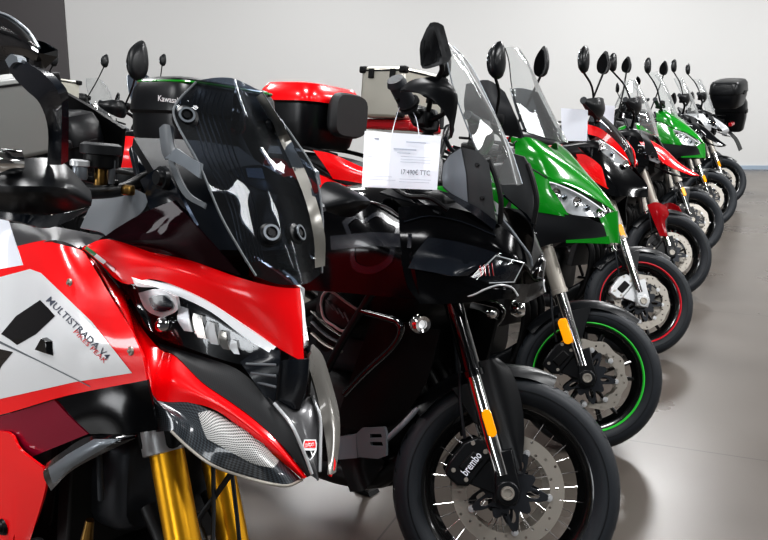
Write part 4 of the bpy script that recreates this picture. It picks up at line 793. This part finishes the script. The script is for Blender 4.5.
# ================================================================== FURTHER ROW: bikes built in their own local metres
def screen(fr, z0, z1, x0, x1, w0, w1, mat='clear', bow=.06, k=4):
    rows = []
    for i in range(5):
        q = i/4; z = z1+(z0-z1)*q; x = x1+(x0-x1)*q+.02*math.sin(PI*q); w = w1+(w0-w1)*q**.8; w = w*(.75 if i == 0 else 1)
        rows.append([(x-bow*1.0, -w, z-.01*(i == 0)), (x-bow*.3, -w*.55, z), (x, 0, z+.01*(i == 0)), (x-bow*.3, w*.55, z), (x-bow*1.0, w, z-.01*(i == 0))])
    ws = MB().sheet(rows, k, .004).build('windscreen', mat, fr.root)
    MB().tube([r[0] for r in rows], .002, 6, 3).both('screen_edge', 'lightgrey', ws)
    return ws
def lamp_unit(fr, rows, hi=3):
    """clear headlight with chrome bowls; rows in local metres, right side; built for both sides"""
    c = rows[1][len(rows[1])//2]
    for fl in (False, True):
        hp = MB().sheet([[v+V((-.016, .010, 0)) for v in r] for r in rows], 4, .004).build('headlight', 'silver', fr.root, flip=fl)
        n = len(rows[1])
        for i in range(n):
            p = V(rows[1][i])+V((-.006, .004, 0))
            if i % 2 == 0: MB().lathe([(0, -.004), (.010, -.002), (.017, .004), (.021, .009)], p, V((.85, -.5, .1)), 16).build('reflector_bowl', 'chrome', hp, flip=fl)
            else: MB().lathe([(0, .006), (.010, .002), (.013, -.004)], p, V((.85, -.5, .1)), 16).build('projector_lens', 'mirror', hp, flip=fl)
        MB().tube([V(v)+V((-.004, .002, 0)) for v in rows[0]], .003, 6, 3).build('daytime_running_light', 'lamp', hp, flip=fl)
        MB().sheet(rows, 4, 0).build('headlight_glass', 'lens', hp, flip=fl)
def core(fr):
    MB().body([(-.55, .84, .13, .15), (-.40, .88, .13, .15), (-.24, .92, .10, .12), (-.14, .94, .05, .06)], 4, 20, 3.5).build('inner_cowl', 'dark', fr.root)
    MB().body([(-.50, 1.10, .12, .05), (-.32, 1.12, .13, .06), (-.22, 1.1, .09, .05)], 3, 20, 4).build('dashboard_cowl', 'plastic', fr.root)
    MB().box((-.36, 0, 1.20), (.02, .18, .11), Matrix.Rotation(-.5, 3, 'Y')).build('display', 'duct', fr.root, bevel=.006)
GREEN = {}
def sport_body(fr, main, second, src=None):
    """sport tourer fairing; the local points are measured once on the green bike nearest the viewer"""
    root = fr.root
    if not GREEN:
        fr.ys = .72; R = fr.rows
        GREEN['hood'] = [[fr.P(*p) for p in r] for r in (
            [(515, 143, -.22), (525, 137, -.20), (540, 141, -.12), (556, 150, 0)], [(515, 152, -.245), (540, 153, -.215), (562, 160, -.11), (583, 172, 0)],
            [(516, 162, -.25), (547, 174, -.215), (580, 184, -.10), (604, 193, 0)], [(548, 182, -.215), (572, 186, -.17), (598, 200, -.07), (617, 212, 0)])]
        GREEN['side'] = R([[(516, 163, -.25), (532, 169, -.235), (547, 178, -.217), (550, 186, -.213)], [(514, 182, -.265), (530, 187, -.25), (545, 193, -.235), (560, 201, -.205)],
                          [(512, 196, -.265), (530, 200, -.255), (548, 206, -.235), (569, 215, -.19)], [(511, 208, -.26), (530, 211, -.25), (550, 214, -.23), (578, 219, -.17)]])
        GREEN['lamp'] = R([[(548, 182, -.217), (557, 184, -.20), (576, 192, -.15), (594, 203, -.09), (606, 212, -.04)], [(556, 193, -.205), (566, 197, -.18), (577, 202, -.15), (589, 208, -.11), (600, 213, -.06)],
                          [(562, 203, -.20), (570, 213, -.18), (582, 216, -.15), (594, 217, -.11), (600, 217, -.08)]])
        GREEN['chin'] = [[fr.P(*p) for p in r] for r in ([(600, 219, -.09), (605, 215, -.06), (612, 212, -.03), (618, 211, 0)], [(605, 230, -.08), (609, 230, -.05), (614, 230, -.025), (619, 230, 0)], [(608, 243, -.07), (611, 243, -.045), (615, 243, -.02), (619, 243, 0)])]
        GREEN['blade'] = R([[(566, 240, -.195), (582, 239, -.155), (596, 238, -.12), (609, 236, -.08)], [(566, 243, -.195), (582, 243, -.155), (596, 243.5, -.12), (610, 244, -.08)]])
        GREEN['low'] = R([[(510, 207, -.26), (535, 211, -.245), (562, 214, -.205), (586, 218, -.16), (603, 224, -.085)], [(512, 222, -.255), (535, 228, -.24), (560, 232, -.20), (582, 232, -.15), (606, 233, -.08)],
                         [(520, 250, -.22), (538, 248, -.21), (555, 243, -.185), (578, 242, -.15), (608, 242, -.078)]])
        fr.ys = 1.0
    G = GREEN
    MB().sheet(sym(G['hood']), 4, .005).build('hood', main, root)
    MB().sheet(G['side'], 4, .005).both('side_fairing', main, root)
    MB().sheet(sym(G['chin']), 4, .005).build('nose_cowl', main, root)
    MB().sheet(G['blade'], 3, .006).both('nose_blade', main, root)
    MB().sheet(G['low'], 4, .005).both('lower_fairing', second, root)
    hd = G['side']; MB().tube([hd[0][0], hd[0][1], hd[0][2]], .0035, 6, 3).both('fairing_crease', second, root)
    lamp_unit(fr, G['lamp']); core(fr)
ADV = {}
def adv_body(fr, top, beak, side, scr='clear', lampk=True, bl=0.0):
    """tall adventure fairing with a duck beak, in local metres"""
    root = fr.root
    MB().sheet(sym([[(-.30, -.13, 1.10), (-.28, -.07, 1.13), (-.27, 0, 1.14)], [(-.16, -.11, 1.02), (-.12, -.06, 1.04), (-.10, 0, 1.05)], [(-.04, -.085, .935), (.0, -.045, .95), (.02, 0, .955)], [(.09+bl, -.05, .875), (.12+bl, -.03, .88), (.13+bl, 0, .88)]]), 4, .006).build('beak', beak, root)
    MB().sheet(sym([[(-.12, -.10, .92), (-.06, -.06, .90), (-.04, 0, .89)], [(.0, -.07, .87), (.04, -.04, .865), (.05, 0, .86)], [(.09+bl, -.046, .868), (.11+bl, -.03, .87), (.125+bl, 0, .872)]]), 3, .005).build('beak_underside', 'plastic', root)
    MB().sheet([[(-.62, -.20, 1.06), (-.48, -.20, 1.10), (-.36, -.17, 1.12), (-.27, -.13, 1.12)], [(-.60, -.24, .98), (-.46, -.24, 1.00), (-.32, -.20, 1.01), (-.17, -.12, 1.00)], [(-.56, -.23, .88), (-.44, -.24, .88), (-.30, -.19, .90), (-.16, -.11, .92)]], 4, .005).both('side_fairing', top, root)
    MB().sheet([[(-.58, -.22, .90), (-.44, -.24, .885), (-.30, -.19, .90), (-.18, -.11, .92)], [(-.50, -.23, .78), (-.40, -.235, .76), (-.30, -.20, .78), (-.22, -.13, .84)], [(-.44, -.20, .66), (-.37, -.20, .64), (-.30, -.18, .66), (-.26, -.14, .72)]], 4, .005).both('radiator_shroud', side, root)
    MB().sheet([[(-.24, -.15, 1.15), (-.20, -.12, 1.14)], [(-.20, -.14, 1.08), (-.13, -.11, 1.05)], [(-.19, -.13, 1.0), (-.10, -.10, .98)]], 3, .01).both('lamp_surround', 'plastic', root)
    lamp_unit(fr, [[V((-.235, -.15, 1.06)), V((-.19, -.13, 1.055)), V((-.14, -.115, 1.035)), V((-.09, -.095, 1.0)), V((-.06, -.08, .97))], [V((-.22, -.15, 1.02)), V((-.18, -.14, 1.01)), V((-.14, -.12, .995)), V((-.10, -.10, .975)), V((-.075, -.088, .955))],
                   [V((-.20, -.145, .985)), V((-.17, -.135, .97)), V((-.14, -.122, .96)), V((-.11, -.105, .95)), V((-.09, -.095, .94))]])
    core(fr)
def tagcard(fr, q, y, name_lines, label, price=None, cap=''):
    """price card hanging from the bars; q = 4 corners TL TR BR BL"""
    P = lambda u, v: [fr.W(fr.P(*[a+(b-a)*v for a, b in zip([q[3][k]+(q[2][k]-q[3][k])*u for k in (0, 1)]+[y[3]+(y[2]-y[3])*u], [q[0][k]+(q[1][k]-q[0][k])*u for k in (0, 1)]+[y[0]+(y[1]-y[0])*u])]))][0]
    n = (P(1, 0)-P(0, 0)).cross(P(0, 1)-P(0, 0)).normalized(); c = P(.5, .5)
    if n.dot(CAM-c) < 0: n = -n
    rows = [[P(u/4, 1-v/2)+n*.002*math.sin(u*1.5) for u in range(5)] for v in range(3)]
    root = bpy.data.objects.new('price_card', None); COL.objects.link(root); root.location = c; tag(root, label, 'price card')
    T = lambda v: v-c
    MB().sheet(rows, 2, .0012).build('card_sheet', 'card', root, T)
    def ink(txt, u0, v0, u1, v1, mt='darkcard', bold=0):
        vs, fs = textgeo(txt, 0, bold); MB().add([P(u0+(u1-u0)*a, v0+(v1-v0)*b)+n*.0045 for a, b in vs], fs).build('printed_line', mt, root, T)
    for l in name_lines: ink(*l)
    return root, P, n
def cord(pts, name, parent, r=.0012):
    c = parent.location; return MB().tube([V(p)-c for p in pts], r, 6, 4).build(name, 'card', parent)
def std_front(**k):
    d = dict(rr=.223, kind='cast', usd=1, upper='steel', lower='chrome', split=.36, L=.62, rbig=.031, refl=.20, wf=.068, detail=1); d.update(k); return d
def green_bike():
    fr = Fr(586.5, 377, 37, 7, .30, steer=28); tag(fr.root, 'green sport touring motorcycle with a green-taped front rim, beside the black spoked-wheel one', 'motorcycle')
    front_end(fr, std_front(stripe='stripeg', wavy=.005, refl=.19, roff=.035, rsz=1.35, fa0=56, fa1=150))
    rear_end(fr, dict(kind='cast', stripe='stripeg', tankmat='green', tailmat='red', header='dark', seatz=1.0)); MB().sheet(fr.rows([[(313, 150, -.2), (332, 154, -.21), (364, 168, -.2)], [(324, 165, -.21), (342, 168, -.22), (366, 176, -.21)], [(333, 179, -.2), (348, 181, -.21), (364, 184, -.2)]]), 4, .005).both('side_cowl', 'red', fr.root); sport_body(fr, 'green', 'matte')
    bars(fr, dict(z=1.22, x=-.50, mpr=(497, 64), mpl=(542, 66), mr=.95))
    MB().sheet(fr.rows([[(466, 84, -.12), (488, 80, -.14), (505, 92, -.12)], [(464, 106, -.16), (490, 106, -.18), (514, 112, -.15)], [(470, 132, -.14), (495, 134, -.15), (522, 138, -.13)]]), 4, .03).build('cockpit_cover', 'matte', fr.root)
    fr.ys = .8
    rows = [[(505, 48, -.09), (512, 46, -.045), (519, 49, 0)], [(509, 62, -.12), (518, 60, -.06), (530, 66, 0)], [(512, 88, -.15), (526, 88, -.075), (542, 92, 0)], [(519, 112, -.16), (536, 112, -.08), (555, 118, 0)], [(527, 132, -.16), (548, 138, -.08), (568, 142, 0)]]
    rows = sym([[fr.P(*p) for p in r] for r in rows]); ws = MB().sheet(rows, 4, .004).build('windscreen', 'clear', fr.root); MB().tube([r[0] for r in rows], .0025, 6, 4).both('screen_edge', 'dark', ws)
    MB().sheet([[r[0]+V((-.02, .02, 0)), r[1]+V((-.02, .01, 0)), r[2]+V((-.02, 0, 0)), r[3]+V((-.02, -.01, 0)), r[4]+V((-.02, -.02, 0))] for r in rows[2:]], 4, .003).build('inner_screen', 'smokelight', ws)
    fr.ys = 1
    return fr
RED = red_bike(); BLK = black_bike()
GRN = green_bike()
def red_black_bike():
    fr = Fr(638, 303, 37, 7, .30, steer=38); root = fr.root; tag(root, 'black and red adventure motorcycle with a red rim line and silver fork feet', 'motorcycle')
    front_end(fr, std_front(stripe='striper', wavy=.003, fa0=62, axlemat='silver', upper='steel', calmat='silver', L=.60, refl=.40)); rear_end(fr, dict(kind='cast', stripe='striper', tankmat='red', tailmat='crimson'))
    fr.ys = .75; R = fr.rows
    MB().sheet(R([[(578, 147, -.24), (596, 148, -.20), (614, 156, -.13), (632, 170, -.06), (648, 186, 0)], [(592, 162, -.25), (606, 172, -.22), (620, 178, -.15), (634, 184, -.08), (648, 190, 0)], [(603, 190, -.23), (612, 196, -.20), (624, 196, -.15), (636, 197, -.08), (648, 197, 0)]]), 4, .005).both('beak', 'black', root)
    MB().sheet(R([[(576, 154, -.265), (586, 155, -.26), (600, 165, -.25), (604, 175, -.245)], [(580, 166, -.27), (590, 170, -.265), (600, 178, -.255), (607, 187, -.245)], [(586, 174, -.265), (594, 181, -.26), (602, 186, -.25), (608, 189, -.243)]]), 4, .005).both('side_fairing', 'red', root)
    MB().sheet(R([[(560, 165, -.25), (580, 172, -.26), (605, 190, -.24)], [(565, 200, -.24), (585, 205, -.25), (606, 205, -.2)], [(580, 235, -.2), (595, 230, -.2), (610, 225, -.17)]]), 4, .005).both('radiator_shroud', 'plastic', root)
    MB().sheet(sym([[fr.P(*p) for p in r] for r in ([(588, 121, -.18), (592, 112, -.09), (598, 112, 0)], [(600, 130, -.16), (608, 126, -.08), (614, 128, 0)], [(618, 148, -.12), (625, 146, -.06), (629, 150, 0)], [(628, 163, -.06), (631, 162, -.03), (633, 163, 0)])]), 4, .004).build('windscreen', 'smokelight', root)
    MB().sheet(R([[(587, 124, -.19), (603, 130, -.165), (622, 148, -.12), (631, 164, -.05)], [(588, 134, -.20), (602, 139, -.175), (618, 153, -.13), (630, 166, -.055)]]), 4, .005).both('screen_cowl', 'red', root)
    lamp_unit(fr, R([[(600, 140, -.2), (612, 147, -.17), (628, 160, -.1)], [(602, 147, -.2), (613, 154, -.17), (626, 164, -.11)], [(604, 152, -.2), (614, 160, -.17), (624, 168, -.12)]])); fr.ys = 1; core(fr)
    bars(fr, dict(z=1.24, x=-.42, mpr=(584, 62), mpl=(604, 66), mr=.95, guard='plastic')); alucase(fr, -1.72, 0, 1.42, (.34, .46, .32)); MB().box((-1.70, 0, 1.22), (.40, .36, .07)).build('case_base', 'crimson', root, bevel=.02); return fr
RB3 = red_black_bike()
def red_beak_bike():
    fr = Fr(667, 255, 37, 7, .31, steer=38); root = fr.root; tag(root, 'motorcycle with a slim red beak and a red fork shield beside its front tyre', 'motorcycle')
    front_end(fr, std_front(rr=.23, fa0=64, L=.62, refl=.27, fender='plastic')); rear_end(fr, dict(kind='cast', tankmat='black', tailmat='black'))
    adv_body(fr, 'black', 'red', 'plastic', bl=.03)
    MB().sheet(fr.rows([[(647, 205, -.14), (656, 202, -.15), (666, 206, -.14)], [(650, 212, -.145), (658, 212, -.155), (669, 214, -.14)], [(654, 222, -.145), (660, 222, -.15), (665, 222, -.14)], [(660, 236, -.14), (664, 236, -.14), (668, 237, -.135)]]), 4, .005).both('fork_shield', 'crimson', root)
    screen(fr, 1.14, 1.52, -.16, -.36, .15, .12); bars(fr, dict(z=1.22, x=-.42, mpr=(613, 64), mpl=(627, 67), mr=.85, guard='plastic')); return fr
RB4 = red_beak_bike()
def green_far_bike():
    fr = Fr(689, 222, 37, 7, .30, steer=36); tag(fr.root, 'second green sport tourer, smaller in view, with a clear tall screen', 'motorcycle')
    front_end(fr, std_front(wavy=.003, refl=.26)); rear_end(fr, dict(kind='cast', tankmat='green', tailmat='green', seatz=.86)); sport_body(fr, 'green', 'matte')
    screen(fr, 1.2, 1.60, -.20, -.42, .15, .12); bars(fr, dict(z=1.20, x=-.42, mpr=(648, 67), mpl=(664, 70), mr=.9)); return fr
GR5 = green_far_bike()
def black_far_bike(px, py, label, **k):
    fr = Fr(px, py, k.get('a', 37), 7, .31, steer=k.get('steer', 36), base=k.get('base')); tag(fr.root, label, 'motorcycle')
    front_end(fr, std_front(rr=.23, kind=k.get('kind', 'cast'), detail=k.get('detail', 1), fa0=60)); rear_end(fr, dict(kind='cast', tankmat=k.get('tank', 'black'), tailmat='black'))
    adv_body(fr, k.get('top', 'black'), k.get('beak', 'black'), 'plastic', bl=k.get('bl', 0)); screen(fr, 1.16, 1.56, -.18, -.40, .16, .13, k.get('scr', 'clear')); bars(fr, dict(z=1.22, x=-.42, mir=(.08, .10, .24), guard='plastic', mpr=k.get('mpr'), mr=k.get('mr', .9))); return fr
BK6 = black_far_bike(707, 199, 'all black adventure motorcycle parked between the far green one and the white-nosed one', kind='spoke', detail=0, mpr=(674, 67))
BK7 = black_far_bike(721, 181, 'white-nosed touring motorcycle with a tall clear screen, last of the row by the wall', beak='silver', top='silver', detail=0, mpr=(688, 70), bl=-.13)
# luggage on the row
case(GRN, -1.62, 0, 1.33, (.40, .46, .32), 'top_case', 'plastic', 'red', .68)
MB().body([(-1.42, 1.33, .10, .08), (-1.38, 1.34, .13, .11), (-1.34, 1.34, .12, .10)], 3, 20, 4).build('backrest', 'seat', GRN.root)
kc = case(BLK, -1.43, 0, 1.33, (.38, .50, .34), 'top_case', 'plastic', 'plastic', .62)
kb = BLK.bvh(kc); BLK.text(kb, 'Kawasaki', [(158, 95), (181, 98), (181, 104), (158, 101)], 'top_case_lettering', 'white', kc, 0, .01)
ring = [V((-1.43+.19*.94*math.copysign(abs(math.cos(t))**.45, math.cos(t)), .25*.9*math.copysign(abs(math.sin(t))**.45, math.sin(t)), 1.478)) for t in [2*PI*i/40 for i in range(41)]]
MB().tube(ring, .005, 6).build('lid_trim', 'green', kc)
for fr_, z_ in ((GRN, 1.10), (BLK, 1.12), (RB3, 1.10)):
    MB().tube([(-1.25, -.12, z_-.10), (-1.5, -.14, z_), (-1.8, -.12, z_+.02), (-1.8, .12, z_+.02), (-1.5, .14, z_), (-1.25, .12, z_-.10)], .011, 10, 4).build('luggage_rack', 'dark', fr_.root)
# second row behind
def place(label, base, a, mpr=None, **k): return black_far_bike(0, 0, label, base=base, a=a, detail=0, mpr=mpr, **k)
R2A = place('red and black motorcycle in the second row with a large teardrop mirror and pale case', (-1.5, 5.8, 0), 37, (137, 66), steer=30, top='red', beak='red', scr='smoke', mr=1.7)
alucase(R2A, -1.72, 0, 1.42, (.42, .46, .26))
R2B = place('small far motorcycle with a round mirror and clear screen, left of the large teardrop mirror', (-2.95, 9.2, 0), 37, (105, 62), top='white')
R2C = place('small far motorcycle with clear screen, right of the large teardrop mirror', (-2.4, 9.9, 0), 37, (163, 61), top='white')
R2D = place('far dark motorcycle whose bars show against the dark wall panel', (-3.05, 8.0, 0), 37, (54, 60))
R2E = place('motorcycle turned away at the left edge, carrying a grey metal case on its rack', (-3.2, 5.2, 0), 217, steer=0)
alucase(R2E, -1.78, 0, 1.33, (.44, .60, .36), mat='casegrey'); case(R2E, -1.70, -.45, 1.10, (.46, .26, .40), 'pannier', 'plastic', 'plastic', .6); case(R2A, -1.6, -.38, 1.0, (.44, .24, .40), 'pannier', 'plastic', 'plastic', .6)
R8 = place('motorcycle turned away at the end of the row with black top case and pannier', (3.32, 12.9, 0), 217, steer=0)
case(R8, -1.78, 0, 1.38, (.42, .56, .36), 'top_case', 'plastic', 'plastic', .55)
case(R8, -1.72, -.38, 1.04, (.42, .24, .46), 'pannier', 'plastic', 'plastic', .6)
MB().sheet(R2E.rows([[(60, 88, -.62), (92, 106, -.62), (126, 128, -.62)], [(62, 118, -.62), (95, 138, -.62), (124, 150, -.62)], [(64, 150, -.60), (92, 165, -.60), (120, 174, -.60)]]), 3, .02).build('dark_fill_sheet', 'dark', R2E.root)  # solid dark sheet added to fill the black area below the rails
for a_, b_, c_ in (((60, 92), (128, 130), 'grey'), ((62, 100), (124, 138), 'plastic')):
    MB().tube([R2E.P(a_[0], a_[1], -.635), R2E.P(b_[0], b_[1], -.635)], .009, 8).build('frame_rail', c_, R2E.root)
# price cards
c1, P1, n1 = tagcard(BLK, [(365, 131), (441, 136), (437, 190), (362, 187)], (-.50, -.47, -.47, -.50), [('17 490€ TTC', .52, .26, .90, .355, 'darkcard', .0)], 'white price card reading 17 490€ TTC tied to the black motorcycle')
for (u0, v0, u1, w) in ((.56, .84, .82, .02), (.40, .70, .70, .025), (.45, .64, .62, .012), (.5, .58, .9, .008), (.5, .53, .9, .008), (.5, .48, .9, .008), (.05, .20, .4, .007), (.5, .17, .92, .008), (.1, .14, .45, .007), (.5, .12, .9, .008), (.06, .55, .12, .01), (.14, .86, .2, .03)):
    MB().add([P1(u0, v0)+n1*.004, P1(u1, v0)+n1*.004, P1(u1, v0+w)+n1*.004, P1(u0, v0+w)+n1*.004], [(0, 1, 2, 3)]).build('printed_rule', 'faintink', c1, lambda v: v-c1.location)
cord([P1(.35, .95), BLK.W(BLK.P(396, 118, -.35)), BLK.W(BLK.P(402, 100, -.34))], 'cord', c1); cord([P1(.72, .95), BLK.W(BLK.P(416, 118, -.32)), BLK.W(BLK.P(408, 104, -.32))], 'cord', c1)
tagcard(RED, [(-40, 214), (8, 219), (23, 265), (-40, 276)], (-.40, -.36, -.36, -.40), [('17', -.1, .9, .0, 1.0)][:0], 'white price card at the left edge under the handguard of the red motorcycle')
tagcard(RB3, [(561, 108), (588, 110), (587, 141), (562, 141)], (-.36, -.34, -.34, -.36), [], 'white price card hanging above the black beak of the black and red motorcycle')
tagcard(RB4, [(600, 105), (615, 106), (613, 132), (600, 130)], (-.34, -.32, -.32, -.34), [], 'small white price card on the bars of the red-beaked motorcycle')
# ================================================================== setting
def struct(o): o['kind'] = 'structure'; return o
def room():
    m, nt, out = nm('polished concrete tiles'); b = nt.nodes.new('ShaderNodeBsdfPrincipled'); tc = nt.nodes.new('ShaderNodeTexCoord')
    mp = nt.nodes.new('ShaderNodeMapping'); mp.inputs['Rotation'].default_value = (0, 0, math.radians(22.4)); mp.inputs['Location'].default_value = (1.0, -3.53, 0)
    br = nt.nodes.new('ShaderNodeTexBrick'); br.offset = 0; br.inputs['Scale'].default_value = 1; br.inputs['Brick Width'].default_value = 4.8; br.inputs['Row Height'].default_value = 2.4
    br.inputs['Mortar Size'].default_value = .004; br.inputs['Color1'].default_value = s2l((88, 82, 77)); br.inputs['Color2'].default_value = s2l((93, 87, 81)); br.inputs['Mortar'].default_value = s2l((60, 56, 53))
    n = nt.nodes.new('ShaderNodeTexNoise'); n.inputs['Scale'].default_value = 1.3; n.inputs['Detail'].default_value = 6
    mx = nt.nodes.new('ShaderNodeMixRGB'); mx.blend_type = 'MULTIPLY'; mx.inputs[0].default_value = .55; cr_ = nt.nodes.new('ShaderNodeValToRGB')
    cr_.color_ramp.elements[0].color = (.62, .6, .58, 1); cr_.color_ramp.elements[0].position = .3; cr_.color_ramp.elements[1].color = (1, 1, 1, 1); cr_.color_ramp.elements[1].position = .7
    L = nt.links.new; L(tc.outputs['Object'], mp.inputs[0]); L(mp.outputs[0], br.inputs['Vector']); L(tc.outputs['Object'], n.inputs['Vector']); L(n.outputs[0], cr_.inputs[0])
    L(br.outputs[0], mx.inputs[1]); L(cr_.outputs[0], mx.inputs[2]); L(mx.outputs[0], b.inputs['Base Color'])
    mr = nt.nodes.new('ShaderNodeMapRange'); mr.inputs[3].default_value = .2; mr.inputs[4].default_value = .38; L(n.outputs[0], mr.inputs[0]); L(mr.outputs[0], b.inputs['Roughness']); L(b.outputs[0], out.inputs[0])
    M['floor'] = m
    M['wall'] = pbr('painted wall', (200, 200, 199), .7, bump=.05, bscale=30); M['darkwall'] = pbr('dark wall panel', (82, 79, 80), .6); M['ceil'] = pbr('ceiling', (120, 120, 122), .8); M['shop'] = pbr('dark front wall', (70, 70, 72), .7)
    M['base'] = pbr('baseboard paint', (150, 164, 178), .4)
    X0, X1, Y0, Y1, H = -9, 13, -7, 15.3, 5.2
    struct(MB().box(((X0+X1)/2, (Y0+Y1)/2, -.05), (X1-X0, Y1-Y0, .1)).build('floor', 'floor'))
    struct(MB().box(((X0+X1)/2, (Y0+Y1)/2, H+.05), (X1-X0, Y1-Y0, .1)).build('ceiling', 'ceil'))
    struct(MB().box(((X0+X1)/2, Y1+.05, H/2), (X1-X0, .1, H)).build('wall_back', 'wall'))
    struct(MB().box(((X0+X1)/2, Y0-.05, H/2), (X1-X0, .1, H)).build('wall_front', 'shop'))  # coloured dark to cut milky reflections in the paintwork
    struct(MB().box((X0-.05, (Y0+Y1)/2, H/2), (.1, Y1-Y0, H)).build('wall_left', 'darkwall'))
    struct(MB().box((X1+.05, (Y0+Y1)/2, H/2), (.1, Y1-Y0, H)).build('wall_right', 'wall'))
    struct(MB().box(((X0-5.51)/2, Y1-.03, H/2), (-5.51-X0, .06, H)).build('trim_1', 'darkwall'))
    struct(MB().box(((X1-5.61)/2, Y1-.012, .035), (X1+5.61, .024, .07)).build('baseboard_back', 'base'))
def lights():
    w = bpy.data.worlds.new('world'); SC.world = w; w.use_nodes = True; w.node_tree.nodes['Background'].inputs[0].default_value = (.9, .95, 1, 1); w.node_tree.nodes['Background'].inputs[1].default_value = .5
    def area(x, y, z, sx, sy, e, rot=(0, 0, 0), col=(1, 1, 1)):
        l = bpy.data.lights.new('ceiling_or_fill_lamp', 'AREA'); l.shape = 'RECTANGLE'; l.size = sx; l.size_y = sy; l.energy = e; l.color = col
        o = bpy.data.objects.new('ceiling_or_fill_lamp', l); COL.objects.link(o); o.location = (x, y, z); o.rotation_euler = rot
    for x, e in ((-5.5, 130), (-1, 165), (4, 235), (9, 235)):
        for y, k in ((-3.5, .45), (1.5, .95), (6.5, 1.05), (12, 1)):
            area(x, y, 5.1, 1.2, 1.2, e*k)
    area(-8.8, -1.5, 2.3, 2.4, 3.6, 260, (0, -PI/2, 0), (.96, .98, 1))  # fill light added at the left wall for the red side panels
    area(-3.2, -6.6, 2.4, 2.4, 1.6, 70, (PI/2, 0, 0), (.95, .98, 1))  # weak fill light added at the front wall behind the viewer
room(); lights()
